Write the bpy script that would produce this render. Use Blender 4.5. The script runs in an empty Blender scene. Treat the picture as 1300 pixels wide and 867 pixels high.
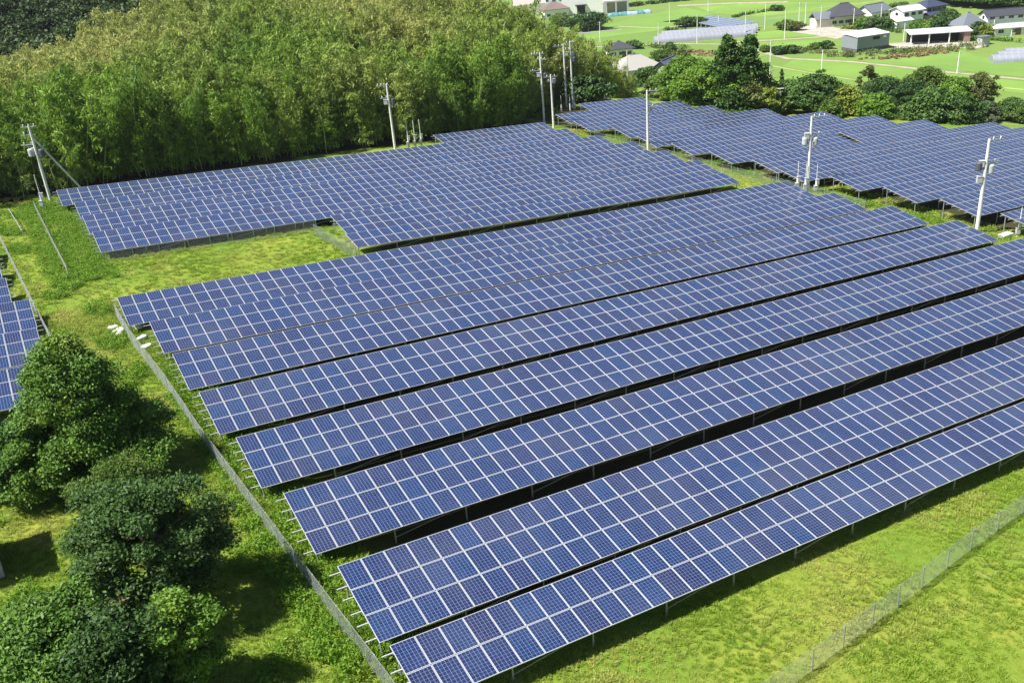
import bpy, math, random
import numpy as np
from mathutils import Matrix, Vector
rnd = random.Random(7)
RG = np.random.default_rng(11)
R = math.radians
S = bpy.context.scene
C = S.collection

# ------------------------------------------------------------------ camera
CAM = np.array([0, 0, 24.6])
F_PX = 1189.47
FW = np.array([0.42831649, 0.79657033, -0.42663883])
RT = np.array([0.8597943, -0.50452229, -0.07881])
UP = np.array([0.27802651, 0.33306602, 0.90098185])
cd = bpy.data.cameras.new('camera'); co = bpy.data.objects.new('camera', cd); C.objects.link(co)
M = Matrix.Identity(4)
for i in range(3):
    M[i][0] = RT[i]; M[i][1] = UP[i]; M[i][2] = -FW[i]; M[i][3] = CAM[i]
co.matrix_world = M
cd.sensor_width = 36; cd.lens = 36 * F_PX / 1300; cd.clip_start = 0.5; cd.clip_end = 6000
S.camera = co
# ------------------------------------------------------------------ light
SUNV = Vector((-0.64, 0.13, 1.0)).normalized()      # towards the sun
w = bpy.data.worlds.new('World'); S.world = w; w.use_nodes = True
nt = w.node_tree; bg = nt.nodes['Background']
sky = nt.nodes.new('ShaderNodeTexSky'); sky.sky_type = 'NISHITA'; sky.sun_disc = False
sky.sun_elevation = math.asin(SUNV.z); sky.sun_rotation = math.atan2(SUNV.x, SUNV.y)
sky.air_density = 1.0; sky.dust_density = 0.8; sky.ozone_density = 1.5
nt.links.new(sky.outputs[0], bg.inputs[0]); bg.inputs[1].default_value = 0.05
sd = bpy.data.lights.new('sun', 'SUN'); sd.energy = 5.0; sd.angle = R(0.5); sd.color = (1, 0.955, 0.88)
so = bpy.data.objects.new('sun', sd); C.objects.link(so); so.location = (-40, -20, 80)
so.rotation_euler = SUNV.to_track_quat('Z', 'Y').to_euler()
S.view_settings.view_transform = 'Standard'; S.view_settings.look = 'None'
S.view_settings.exposure = 0.88; S.view_settings.gamma = 1

# ------------------------------------------------------------------ geometry of the place
K = 0.0796                      # the site falls gently along +X (the rows' direction)
FIELD = -25.4                   # level of the rice plain
def sst(a, b, x):
    t = np.clip((x - a) / (b - a), 0, 1); return t * t * (3 - 2 * t)
def hill_base(x):
    return np.interp(x, [-60, -3, 4, 12, 18, 50, 68, 74, 87, 98, 110, 140, 200], [109, 108, 109, 111, 112, 114, 116, 124, 136, 140, 146, 160, 190])
def gz(x, y):
    x = np.asarray(x, float); y = np.asarray(y, float)
    site = -K * np.maximum(x, -40)
    q = (x - 119) * .86 + (y - 78) * .52
    site = site - .55 * (1 - sst(25, 29, y)) * sst(4, 9, x + 0 * y) - .22 * sst(8, 11, x) * (1 - sst(64, 68, x)) * sst(25, 29, y) * (1 - sst(66, 70, y))
    site = site - .5 * sst(72, 76, x) * sst(44, 48, y)
    e = sst(8, 60, q)
    z = site * (1 - e) + FIELD * e
    c = np.interp(x, [-60, 6, 14, 24, 38, 63, 88, 101, 111, 125, 132, 142], [-5, -4.7, -3.2, -1.0, 3.2, 1.6, -2.0, -5.4, -9.5, -17, -22, FIELD])
    d = np.interp(x, [-60, 40, 70, 115], [9, 7, -6, FIELD])
    f2 = sst(205, 265, y)
    c = c * (1 - f2) + d * f2
    hb = hill_base(x)
    wgt = sst(hb, np.maximum(hb + 30, 172), y)
    return z * (1 - wgt) + c * wgt
def gzf(x, y): return float(gz(x, y))
def proj(p):
    d = np.asarray(p, float) - CAM; k = d @ FW
    return 650 + F_PX * (d @ RT) / k, 433.5 - F_PX * (d @ UP) / k
def ray(px, py): return FW + RT * (px - 650) / F_PX - UP * (py - 433.5) / F_PX
def gp(px, py, h=0.0):
    """where the line of sight through a pixel meets the ground raised by h"""
    d = ray(px, py); t = 5.0; prev = t
    while t < 1500:
        p = CAM + d * t
        if p[2] < gzf(p[0], p[1]) + h: break
        prev = t; t *= 1.01
    a, b = prev, t
    for _ in range(25):
        m = (a + b) / 2; p = CAM + d * m
        if p[2] < gzf(p[0], p[1]) + h: b = m
        else: a = m
    p = CAM + d * b
    return float(p[0]), float(p[1]), float(gzf(p[0], p[1]))
def height_to(x, y, py):
    """height of a vertical thing standing at x,y whose top is seen at image row py"""
    z0 = gzf(x, y); a, b = 0.0, 40.0
    for _ in range(30):
        m = (a + b) / 2
        if proj((x, y, z0 + m))[1] > py: a = m
        else: b = m
    return a

# ------------------------------------------------------------------ materials
def mat(name, col=(.5, .5, .5), rough=.6, metal=0.0, noise=None, bump=None, spec=.5):
    """noise=(scale, amount[,detail]) varies the colour; bump=(scale,strength,distance)"""
    m = bpy.data.materials.new(name); m.use_nodes = True
    n = m.node_tree.nodes; l = m.node_tree.links; b = n['Principled BSDF']
    b.inputs['Base Color'].default_value = (*col, 1); b.inputs['Roughness'].default_value = rough
    b.inputs['Metallic'].default_value = metal; b.inputs['Specular IOR Level'].default_value = spec
    tc = n.new('ShaderNodeTexCoord')
    if noise:
        t = n.new('ShaderNodeTexNoise'); t.inputs['Scale'].default_value = noise[0]; t.inputs['Detail'].default_value = 6
        l.new(tc.outputs['Object'], t.inputs['Vector'])
        r = n.new('ShaderNodeValToRGB'); a = noise[1]
        r.color_ramp.elements[0].position = .3; r.color_ramp.elements[1].position = .7
        r.color_ramp.elements[0].color = (*[c * (1 - a) for c in col], 1)
        r.color_ramp.elements[1].color = (*[min(1, c * (1 + a)) for c in col], 1)
        l.new(t.outputs[0], r.inputs[0]); l.new(r.outputs[0], b.inputs['Base Color'])
    if bump:
        t = n.new('ShaderNodeTexNoise'); t.inputs['Scale'].default_value = bump[0]; t.inputs['Detail'].default_value = 4
        l.new(tc.outputs['Object'], t.inputs['Vector'])
        bm_ = n.new('ShaderNodeBump'); bm_.inputs['Strength'].default_value = bump[1]; bm_.inputs['Distance'].default_value = bump[2]
        l.new(t.outputs[0], bm_.inputs['Height']); l.new(bm_.outputs[0], b.inputs['Normal'])
    return m
def mixrgb(n, l, fac, a, b):
    x = n.new('ShaderNodeMix'); x.data_type = 'RGBA'
    for s, v in ((0, fac), (6, a), (7, b)):
        if hasattr(v, 'is_output'): l.new(v, x.inputs[s])
        else: x.inputs[s].default_value = v if s == 0 else (*v, 1)
    return x.outputs[2]
def noise_fac(n, l, vec, scale, lo, hi, detail=3):
    t = n.new('ShaderNodeTexNoise'); t.inputs['Scale'].default_value = scale; t.inputs['Detail'].default_value = detail
    l.new(vec, t.inputs['Vector'])
    mr = n.new('ShaderNodeMapRange'); mr.inputs[1].default_value = lo; mr.inputs[2].default_value = hi
    l.new(t.outputs[0], mr.inputs[0]); return mr.outputs[0]
def leafmat(name, c1, c2, c3=None, patch=.08, trans=.3, c3lo=.55, c3hi=.7, north=0):
    """foliage: c1..c2 per leaf and per instance, c3 in patches of the place"""
    m = bpy.data.materials.new(name); m.use_nodes = True
    n = m.node_tree.nodes; l = m.node_tree.links; n.clear()
    g = n.new('ShaderNodeNewGeometry'); oi = n.new('ShaderNodeObjectInfo')
    ad = n.new('ShaderNodeMath'); ad.operation = 'ADD'; rs = n.new('ShaderNodeMath'); rs.operation = 'MULTIPLY'; rs.inputs[1].default_value = 1.6; l.new(oi.outputs['Random'], rs.inputs[0]); l.new(g.outputs['Random Per Island'], ad.inputs[0]); l.new(rs.outputs[0], ad.inputs[1])
    hv = n.new('ShaderNodeMath'); hv.operation = 'MULTIPLY'; hv.inputs[1].default_value = .385; l.new(ad.outputs[0], hv.inputs[0])
    col = mixrgb(n, l, hv.outputs[0], c1, c2)
    if c3:
        f = noise_fac(n, l, g.outputs['Position'], patch, c3lo, c3hi)
        if north:      # the upper slope of the hill is drier
            sp = n.new('ShaderNodeSeparateXYZ'); l.new(g.outputs['Position'], sp.inputs[0])
            my = n.new('ShaderNodeMapRange'); my.inputs[1].default_value = 118; my.inputs[2].default_value = 175; my.inputs[3].default_value = -.25; my.inputs[4].default_value = north; l.new(sp.outputs[1], my.inputs[0])
            aa = n.new('ShaderNodeMath'); aa.operation = 'ADD'; aa.use_clamp = True; l.new(f, aa.inputs[0]); l.new(my.outputs[0], aa.inputs[1]); f = aa.outputs[0]
        f2 = n.new('ShaderNodeMath'); f2.operation = 'MULTIPLY'; l.new(f, f2.inputs[0]); f2.inputs[1].default_value = .85
        col = mixrgb(n, l, f2.outputs[0], col, c3)
    d = n.new('ShaderNodeBsdfPrincipled'); d.inputs['Roughness'].default_value = .55; d.inputs['Specular IOR Level'].default_value = .25
    t = n.new('ShaderNodeBsdfTranslucent'); l.new(col, d.inputs['Base Color']); l.new(col, t.inputs[0])
    mx = n.new('ShaderNodeMixShader'); mx.inputs[0].default_value = trans
    o = n.new('ShaderNodeOutputMaterial'); l.new(d.outputs[0], mx.inputs[1]); l.new(t.outputs[0], mx.inputs[2]); l.new(mx.outputs[0], o.inputs[0])
    return m
def panel_material():
    m = bpy.data.materials.new('photovoltaic_cells'); m.use_nodes = True
    n = m.node_tree.nodes; l = m.node_tree.links; b = n['Principled BSDF']
    uv = n.new('ShaderNodeUVMap'); sx = n.new('ShaderNodeSeparateXYZ'); l.new(uv.outputs[0], sx.inputs[0])
    def edge(out, wd):
        fr = n.new('ShaderNodeMath'); fr.operation = 'FRACT'; l.new(out, fr.inputs[0])
        s = n.new('ShaderNodeMath'); s.operation = 'SUBTRACT'; s.inputs[1].default_value = .5; l.new(fr.outputs[0], s.inputs[0])
        a = n.new('ShaderNodeMath'); a.operation = 'ABSOLUTE'; l.new(s.outputs[0], a.inputs[0])
        g = n.new('ShaderNodeMath'); g.operation = 'GREATER_THAN'; g.inputs[1].default_value = .5 - wd; l.new(a.outputs[0], g.inputs[0])
        return g.outputs[0]
    ex = edge(sx.outputs[0], .055); ey = edge(sx.outputs[1], .035)
    mx = n.new('ShaderNodeMath'); mx.operation = 'MAXIMUM'; l.new(ex, mx.inputs[0]); l.new(ey, mx.inputs[1])
    g = n.new('ShaderNodeNewGeometry'); oi = n.new('ShaderNodeObjectInfo')
    ad = n.new('ShaderNodeMath'); ad.operation = 'ADD'; l.new(g.outputs['Random Per Island'], ad.inputs[0]); l.new(oi.outputs['Random'], ad.inputs[1])
    fr = n.new('ShaderNodeMath'); fr.operation = 'FRACT'; l.new(ad.outputs[0], fr.inputs[0])
    r = n.new('ShaderNodeValToRGB'); cr = r.color_ramp
    cr.elements[0].position = 0; cr.elements[0].color = (.024, .030, .088, 1)
    cr.elements[1].position = 1; cr.elements[1].color = (.016, .044, .134, 1)
    e = cr.elements.new(.25); e.color = (.020, .033, .106, 1)
    e = cr.elements.new(.8); e.color = (.018, .038, .120, 1)
    l.new(fr.outputs[0], r.inputs[0])
    # crystal grain varies a little cell by cell
    fl = n.new('ShaderNodeVectorMath'); fl.operation = 'FLOOR'; l.new(uv.outputs[0], fl.inputs[0])
    av = n.new('ShaderNodeVectorMath'); av.operation = 'ADD'; l.new(fl.outputs[0], av.inputs[0]); l.new(fr.outputs[0], av.inputs[1])
    wn = n.new('ShaderNodeTexWhiteNoise'); l.new(av.outputs[0], wn.inputs[0])
    mr = n.new('ShaderNodeMapRange'); mr.inputs[3].default_value = .66; mr.inputs[4].default_value = .96; l.new(wn.outputs[0], mr.inputs[0])
    vm = n.new('ShaderNodeVectorMath'); vm.operation = 'SCALE'; l.new(r.outputs[0], vm.inputs[0]); l.new(mr.outputs[0], vm.inputs['Scale'])
    # broad soiling
    tc = n.new('ShaderNodeNewGeometry')
    dust = noise_fac(n, l, tc.outputs['Position'], .25, .45, .8, 4)
    dm = n.new('ShaderNodeMath'); dm.operation = 'MULTIPLY'; dm.inputs[1].default_value = .11; l.new(dust, dm.inputs[0])
    c0 = mixrgb(n, l, dm.outputs[0], vm.outputs[0], (.25, .25, .24))
    c = mixrgb(n, l, mx.outputs[0], c0, (.15, .20, .36))
    l.new(c, b.inputs['Base Color']); b.inputs['Roughness'].default_value = .14; b.inputs['IOR'].default_value = 1.6
    b.inputs['Specular IOR Level'].default_value = .5
    return m
M_CELL = panel_material()
M_FRAME = mat('anodised_frame', (.62, .64, .67), .35, .25)
M_STEEL = mat('galvanised_steel', (.50, .52, .54), .45, .5, noise=(3, .15))
M_RAIL = mat('aluminium_rail', (.52, .53, .54), .5, .2)
M_CONC = mat('pole_concrete', (.76, .75, .72), .8, noise=(2.5, .15))
M_CONC2 = mat('weathered_concrete', (.40, .39, .36), .85, noise=(2.5, .25))
M_WIRE = mat('fence_wire', (.34, .37, .36), .6, .2)
M_CERAM = mat('white_ceramic', (.75, .75, .73), .3)
M_GREYBOX = mat('grey_painted_steel', (.48, .5, .52), .45)
M_DARKBOX = mat('dark_painted_steel', (.08, .09, .11), .5)
M_BARK = mat('bark', (.13, .10, .075), .9, noise=(6, .35), bump=(12, .6, .03))
M_SACK = mat('woven_plastic_sack', (.72, .72, .68), .7, noise=(3, .12), bump=(9, .6, .03))

def ground_material():
    m = bpy.data.materials.new('meadow_and_rice_plain'); m.use_nodes = True
    n = m.node_tree.nodes; l = m.node_tree.links; b = n['Principled BSDF']
    g = n.new('ShaderNodeNewGeometry'); P = g.outputs['Position']
    f1 = noise_fac(n, l, P, .16, .38, .62, 5); f2 = noise_fac(n, l, P, 1.6, .35, .7, 6); f3 = noise_fac(n, l, P, .45, .60, .72, 6)
    c = mixrgb(n, l, f1, (.125, .225, .024), (.27, .30, .05))
    c = mixrgb(n, l, f2, c, (.165, .245, .03))
    s = n.new('ShaderNodeMath'); s.operation = 'MULTIPLY'; s.inputs[1].default_value = .55; l.new(f3, s.inputs[0])
    c = mixrgb(n, l, s.outputs[0], c, (.30, .27, .10))
    f4 = noise_fac(n, l, P, 5.0, .48, .72, 4); f5 = n.new('ShaderNodeMath'); f5.operation = 'MULTIPLY'; f5.inputs[1].default_value = .3; l.new(f4, f5.inputs[0])
    c = mixrgb(n, l, f5.outputs[0], c, (.07, .12, .015))
    # vertex mask: earth under bamboo and forest, shade painted under the panel rows
    at = n.new('ShaderNodeAttribute'); at.attribute_name = 'litter_shade'
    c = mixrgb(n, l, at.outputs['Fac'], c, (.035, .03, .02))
    at2 = n.new('ShaderNodeAttribute'); at2.attribute_name = 'plain'
    fa = noise_fac(n, l, P, .012, .4, .6, 2); fb = noise_fac(n, l, P, .12, .3, .75, 5)
    pc = mixrgb(n, l, fa, (.14, .25, .045), (.18, .27, .055)); pc = mixrgb(n, l, fb, pc, (.16, .225, .075))
    c = mixrgb(n, l, at2.outputs['Fac'], c, pc)
    l.new(c, b.inputs['Base Color']); b.inputs['Roughness'].default_value = .9; b.inputs['Specular IOR Level'].default_value = .1
    t = n.new('ShaderNodeTexNoise'); t.inputs['Scale'].default_value = 3.5; t.inputs['Detail'].default_value = 7; t.inputs['Roughness'].default_value = .7; l.new(P, t.inputs['Vector'])
    bu = n.new('ShaderNodeBump'); bu.inputs['Strength'].default_value = .8; bu.inputs['Distance'].default_value = .12
    l.new(t.outputs[0], bu.inputs['Height']); l.new(bu.outputs[0], b.inputs['Normal'])
    return m

# ------------------------------------------------------------------ mesh helpers
def raw(name, V, Fq, mats, mi=None, uv=None, smooth=False):
    """mesh from numpy: Fq is an (n,k) array of equal-sized faces"""
    V = np.asarray(V, np.float32); Fq = np.asarray(Fq, np.int32); k = Fq.shape[1]
    me = bpy.data.meshes.new(name)
    me.vertices.add(len(V)); me.vertices.foreach_set('co', V.ravel())
    me.loops.add(Fq.size); me.loops.foreach_set('vertex_index', Fq.ravel())
    me.polygons.add(len(Fq)); me.polygons.foreach_set('loop_start', np.arange(len(Fq), dtype=np.int32) * k)
    try: me.polygons.foreach_set('loop_total', np.full(len(Fq), k, np.int32))
    except Exception: pass
    for m in (mats if isinstance(mats, (list, tuple)) else [mats]): me.materials.append(m)
    if mi is not None: me.polygons.foreach_set('material_index', np.asarray(mi, np.int32))
    if uv is not None:
        u = me.uv_layers.new(name='UVMap'); u.data.foreach_set('uv', np.asarray(uv, np.float32).ravel())
    me.polygons.foreach_set('use_smooth', np.full(len(Fq), smooth))
    me.update(calc_edges=True); me.validate()
    return me
class MB:
    """collects boxes, bars, tubes and polygons; build() links them as ONE mesh object"""
    def __init__(s): s.v = []; s.f = []; s.m = []; s.cm = 0
    def poly(s, pts, faces):
        o = len(s.v); s.v += [tuple(map(float, p)) for p in pts]
        for f in faces: s.f.append([i + o for i in f]); s.m.append(s.cm)
    def box(s, c, d, rz=0.0):
        ca, sa = math.cos(rz), math.sin(rz); P = []
        for dx, dy, dz in ((-1,-1,-1),(1,-1,-1),(1,1,-1),(-1,1,-1),(-1,-1,1),(1,-1,1),(1,1,1),(-1,1,1)):
            x, y = dx * d[0] / 2, dy * d[1] / 2
            P.append((c[0] + x * ca - y * sa, c[1] + x * sa + y * ca, c[2] + dz * d[2] / 2))
        s.poly(P, [(0,3,2,1),(4,5,6,7),(0,1,5,4),(1,2,6,5),(2,3,7,6),(3,0,4,7)])
    def tube(s, p, q, r0, r1=None, n=8, cap=True):
        r1 = r0 if r1 is None else r1; p = Vector(p); q = Vector(q); d = (q - p).normalized()
        a = d.orthogonal().normalized(); b = d.cross(a); P = []
        for c, r in ((p, r0), (q, r1)):
            for i in range(n):
                t = 2 * math.pi * i / n; P.append(c + a * math.cos(t) * r + b * math.sin(t) * r)
        F = [(i, (i + 1) % n, n + (i + 1) % n, n + i) for i in range(n)]
        if cap: F += [tuple(range(n - 1, -1, -1)), tuple(range(n, 2 * n))]
        s.poly(P, F)
    def lathe(s, c, prof, n=12):
        P = []; F = []
        for r, z in prof:
            for i in range(n): t = 2 * math.pi * i / n; P.append((c[0] + r * math.cos(t), c[1] + r * math.sin(t), c[2] + z))
        for j in range(len(prof) - 1):
            for i in range(n): k = (i + 1) % n; F.append((j*n+i, j*n+k, (j+1)*n+k, (j+1)*n+i))
        F += [tuple(range(n - 1, -1, -1)), tuple(range((len(prof)-1)*n, len(prof)*n))]
        s.poly(P, F)
    def mesh(s, name, mats, smooth=False):
        me = bpy.data.meshes.new(name); me.from_pydata(s.v, [], s.f)
        for m in (mats if isinstance(mats, (list, tuple)) else [mats]): me.materials.append(m)
        for p, k in zip(me.polygons, s.m): p.material_index = k; p.use_smooth = smooth
        me.update(); return me
    def build(s, name, mats, parent=None, smooth=False):
        return link(name, s.mesh(name, mats, smooth), parent)
def link(name, me, parent=None, loc=None):
    o = bpy.data.objects.new(name, me); C.objects.link(o)
    if parent is not None: o.parent = parent
    if loc is not None: o.location = loc
    return o
def tag(o, label=None, cat=None, group=None, kind=None):
    if label: o['label'] = label
    if cat: o['category'] = cat
    if group: o['group'] = group
    if kind: o['kind'] = kind
    return o
def thing(name, label, cat, loc=(0, 0, 0), rz=0.0, group=None):
    o = bpy.data.objects.new(name, None); C.objects.link(o); o.empty_display_size = .2
    o.location = loc; o.rotation_euler = (0, 0, rz); return tag(o, label, cat, group)
def dup(o, parent=None):
    c = o.copy(); C.objects.link(c); c.parent = parent
    for ch in o.children: dup(ch, c)
    return c

# ------------------------------------------------------------------ ground sheet
def build_ground():
    xs = np.unique(np.concatenate([np.arange(-60, 200, 2.0), np.geomspace(200, 2600, 40), -np.geomspace(60, 1200, 20)]))
    ys = np.unique(np.concatenate([np.arange(-20, 300, 2.0), np.geomspace(300, 3000, 40), -np.geomspace(20, 300, 12)]))
    X, Y = np.meshgrid(xs, ys); Z = gz(X, Y)
    near = np.exp(-((X - 30) / 90) ** 2 - ((Y - 60) / 120) ** 2)
    Z = Z + near * .04 * (np.sin(X * .9 + 1.3 * np.sin(Y * .5)) + np.sin(Y * .8 + X * .33))
    V = np.stack([X, Y, Z], -1).reshape(-1, 3); nx = len(xs); ny = len(ys)
    i, j = np.meshgrid(np.arange(nx - 1), np.arange(ny - 1)); a = (j * nx + i).ravel()
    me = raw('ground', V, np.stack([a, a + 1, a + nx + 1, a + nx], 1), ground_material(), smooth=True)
    x, y = V[:, 0], V[:, 1]
    q = (x - 119) * .86 + (y - 78) * .52
    dark_mask = np.where((y > hill_base(x) + 1) & (gz(x, y) > FIELD + 3), 1.0, 0.0)
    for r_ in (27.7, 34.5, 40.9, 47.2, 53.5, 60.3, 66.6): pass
    row_shade = (sst(9, 11, x) * sst(24.0, 25, y) * (1 - sst(66.8, 68, y)) * (x < 75)) + (sst(26, 27.5, x) * sst(72.2, 73.2, y) * (1 - sst(78, 80, y)) * (x < 68)) + (sst(7, 9, x) * sst(83, 83.6, y) * (1 - sst(104, 106, y)) * (x < 69)) + sst(-.6, 1.0, x - np.interp(y, [48, 122], [78, 73.4])) * sst(48, 50, y) * (1 - sst(-3, 1, q))  # near-black ground colour under the rows stands in for their deep shade
    pl = sst(45, 60, q) * (1 - dark_mask); dark_mask = np.maximum(dark_mask, np.clip(row_shade, 0, 1) * .9)
    for nm, arr in (('litter_shade', dark_mask), ('plain', pl)):
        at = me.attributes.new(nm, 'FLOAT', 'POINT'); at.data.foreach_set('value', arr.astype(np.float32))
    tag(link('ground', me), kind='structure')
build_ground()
M_PATH = mat('dirt_track', (.34, .31, .21), .95, noise=(.4, .2))
M_ROAD = mat('farm_road_asphalt', (.26, .26, .25), .9, noise=(.3, .15))
M_BUND = mat('paddy_bund_grass', (.27, .33, .10), .95, noise=(.2, .25))
M_YARD = mat('pale_gravel_yard', (.38, .36, .31), .95, noise=(.3, .15))
def strip(name, pix, width, m, lift=.02):
    P = [np.array(gp(*p)) for p in pix]; Q = []
    for a, b in zip(P[:-1], P[1:]):
        n = max(2, int(np.linalg.norm(b - a) / 6))
        for i in range(n): Q.append(a + (b - a) * i / n)
    Q.append(P[-1]); V = []
    for i, p in enumerate(Q):
        t = (Q[min(i + 1, len(Q) - 1)] - Q[max(i - 1, 0)])[:2]; t /= np.linalg.norm(t); nrm = np.array([-t[1], t[0]])
        for sg in (-1, 1):
            x, y = p[:2] + nrm * sg * width / 2 * (1 + .12 * math.sin(i * 1.7 + sg)); V.append((x, y, gzf(x, y) + lift))
    F = [(2*i, 2*i+1, 2*i+3, 2*i+2) for i in range(len(Q) - 1)]
    me = raw(name, V, F, m); return tag(link(name, me), kind='structure')
def patch(name, pix, m, lift=.02):
    P = [gp(*p) for p in pix]; mb = MB()
    mb.poly([(x, y, z + lift) for x, y, z in P], [tuple(range(len(P)))])
    return tag(mb.build(name, m), kind='structure')
M_RICE = [mat('rice_%d' % i, c, .9, noise=(.06, .14)) for i, c in enumerate([(.15, .265, .045), (.165, .285, .045), (.14, .24, .055), (.185, .27, .055)])]
patch('rice_field', [(1010, 75), (1078, 80), (1148, 88), (1300, 104), (1300, 119), (1200, 110), (1085, 100), (992, 85)], M_RICE[1])
patch('rice_field', [(992, 88), (1083, 104), (1170, 125), (1120, 145), (985, 120)], M_RICE[0])
patch('rice_field', [(1078, 77), (1150, 84), (1300, 98), (1300, 82), (1245, 72), (1210, 62), (1130, 70)], M_RICE[0])
patch('rice_field', [(950, 50), (1040, 46), (1052, 40), (1000, 38), (940, 44)], M_RICE[1])
patch('rice_field', [(952, 54), (1060, 50), (1058, 60), (1010, 66), (962, 72)], M_RICE[1])
patch('rice_field', [(746, 50), (830, 40), (905, 18), (870, 10), (800, 24), (740, 42)], M_RICE[0])
patch('rice_field', [(880, 8), (1000, 3), (1120, 4), (1040, 14), (960, 22), (905, 17)], M_RICE[1])
patch('rice_field', [(905, 20), (962, 24), (1042, 16), (1060, 20), (1040, 34), (955, 32), (840, 28)], M_RICE[2])
patch('gravel_yard', [(1010, 34), (1040, 33), (1095, 40), (1062, 50), (1035, 45), (1000, 40)], M_YARD, .03)
patch('gravel_yard', [(1128, 56), (1170, 52), (1232, 54), (1255, 58), (1240, 62), (1190, 60), (1135, 62)], M_YARD, .03)
strip('farm_road', [(745, 61), (790, 58), (860, 56), (930, 57), (1000, 75), (1081, 79), (1147, 86), (1190, 91), (1320, 103)], 1.9, M_PATH, .05)
strip('farm_track', [(930, 54), (990, 51), (1050, 47), (1062, 47)], 2.0, M_PATH, .045)
strip('paddy_bund', [(978, 84), (1040, 95), (1085, 102), (1140, 112)], 1.0, M_BUND, .04)
strip('paddy_bund', [(1240, 109), (1320, 116)], 1.2, M_BUND, .04)
strip('paddy_bund', [(785, 34), (835, 36), (870, 33)], 1.6, M_PATH, .04)
strip('paddy_bund', [(700, 44), (745, 42), (790, 38)], 2.6, M_ROAD, .05)
strip('paddy_bund', [(920, 25), (960, 19), (1010, 14), (1120, 1)], 1.6, M_BUND, .04)
strip('farm_road', [(860, 8), (920, 5), (1000, 3)], 5.0, M_PATH, .045)

# ------------------------------------------------------------------ solar rows
UX = np.array([math.sqrt(1 - .07935 ** 2), 0, -.07935])          # along a row
VY = np.array([-.01971, -1.41507, -.24768])                       # down one panel's slope
PL = np.linalg.norm(VY); VN = VY / PL
NN = np.cross(VN, UX); NN = NN / np.linalg.norm(NN); NN = NN if NN[2] > 0 else -NN
PWD, PLN, PTH, FRW = .978, PL - .03, .04, .022
def panel_geo():
    """one module in the local frame: x along the row, y down the slope, z out of the glass"""
    a, b, t, f = PWD, PLN, PTH, FRW
    V = [(0,0,0),(a,0,0),(a,b,0),(0,b,0),(0,0,-t),(a,0,-t),(a,b,-t),(0,b,-t),(f,f,0),(a-f,f,0),(a-f,b-f,0),(f,b-f,0)]
    V += [(f,f,-.004),(a-f,f,-.004),(a-f,b-f,-.004),(f,b-f,-.004)]
    Fq = [(0,8,9,1),(1,9,10,2),(2,10,11,3),(3,11,8,0),(0,1,5,4),(1,2,6,5),(2,3,7,6),(3,0,4,7),(4,5,6,7),(12,15,14,13)]
    mi = [0]*8 + [2] + [1]
    uv = [(0,0)]*36 + [(0,0),(0,9),(6,9),(6,0)]
    V = np.array(V); W = V[:, :1] * UX + V[:, 1:2] * VN + V[:, 2:3] * NN
    return W, np.array(Fq), np.array(mi), np.array(uv).reshape(-1, 4, 2)
PV, PF, PM, PU = panel_geo()
M_BACK = mat('panel_backsheet', (.5, .5, .5), .8)
ME_PANEL = raw('panel', PV, PF, [M_FRAME, M_CELL, M_BACK], PM, PU)
def bar_mesh(name, p, q, wd, m=M_STEEL):
    mb = MB(); mb.tube(p, q, wd, wd, 4); return mb.mesh(name, m)
COLZ = {}
def solar_row(name_label, x0, ytop, ncol, nrow, ztop=None, skip=(), seed=0, brace=True, rail_out=.42):
    """x0,ytop: upper left corner; z follows the site unless given"""
    if ztop is None: ztop = 1.5 - K * x0
    O = np.array([x0, ytop, ztop])
    zg = gzf(x0, ytop - 2)
    root = thing('solar_array', name_label, 'solar array', (x0, ytop, zg), 0, 'long rows of solar panels on the meadow')
    base = np.array([x0, ytop, zg]); cells = []
    for r in range(nrow):
        for c in range(ncol):
            if (c, r) in skip: continue
            p = O + UX * (c * 1.0 + .012) + VY * (r + .012)
            cells.append((np.linalg.norm(p - CAM), tuple(p - base)))
    cells.sort(); first = cells[:100]; rest = cells[100:]
    for _, p in first:
        link('panel', ME_PANEL, root, p)
    if rest:
        off = np.array([p for _, p in rest]); n = len(off)
        V = (PV[None] + off[:, None]).reshape(-1, 3); Fq = (PF[None] + (np.arange(n) * len(PV))[:, None, None]).reshape(-1, 4)
        me = raw('panel', V, Fq, [M_FRAME, M_CELL, M_BACK], np.tile(PM, n), np.tile(PU, (n, 1, 1)))
        o = link('panel', me, root); o['kind'] = 'stuff'
    L = ncol * 1.0
    me = bar_mesh('rail', -UX * rail_out, UX * (L + .35), .035, M_RAIL)
    for r in range(nrow):
        for t in (.22, .78):
            o = link('rail', me, root); o.location = Vector(O - base + VY * (r + t) - NN * .085)
    # legs: a pair of posts under each rafter, diagonal braces between the front posts
    y1 = nrow
    step = 3.5; npair = max(2, int(round((L - .4) / step)) + 1); st = (L - .4) / (npair - 1)
    def gl(p): return gzf(p[0], p[1]) - .1
    raf = bar_mesh('rafter', VY * .05, VY * (y1 - .05), .045)
    for i in range(npair):
        s = .14 + i * st
        a = O + UX * s + VY * (y1 - .22) - NN * .15; b = O + UX * s + VY * .35 - NN * .15
        for p in (a, b):
            h = p[2] - gl(p)
            key = round(h, 1)
            if key not in COLZ: mb = MB(); mb.tube((0, 0, -key), (0, 0, 0), .042, .042, 6); COLZ[key] = mb.mesh('post', M_RAIL if False else M_STEEL)
            link('post', COLZ[key], root, Vector(p - base))
        link('rafter', raf, root, Vector(O + UX * s - NN * .13 - base))
        if brace and i % 2 == 1 and i + 1 < npair:
            q0 = a; q1 = O + UX * (s + st) + VY * (y1 - .22) - NN * .15
            k = 'b%.2f' % st
            if k not in COLZ: COLZ[k] = bar_mesh('brace', (0, 0, -.6), Vector(q1 - q0) + Vector((0, 0, -.05)), .02)
            link('brace', COLZ[k], root, Vector(q0 - base))
    return root
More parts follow.
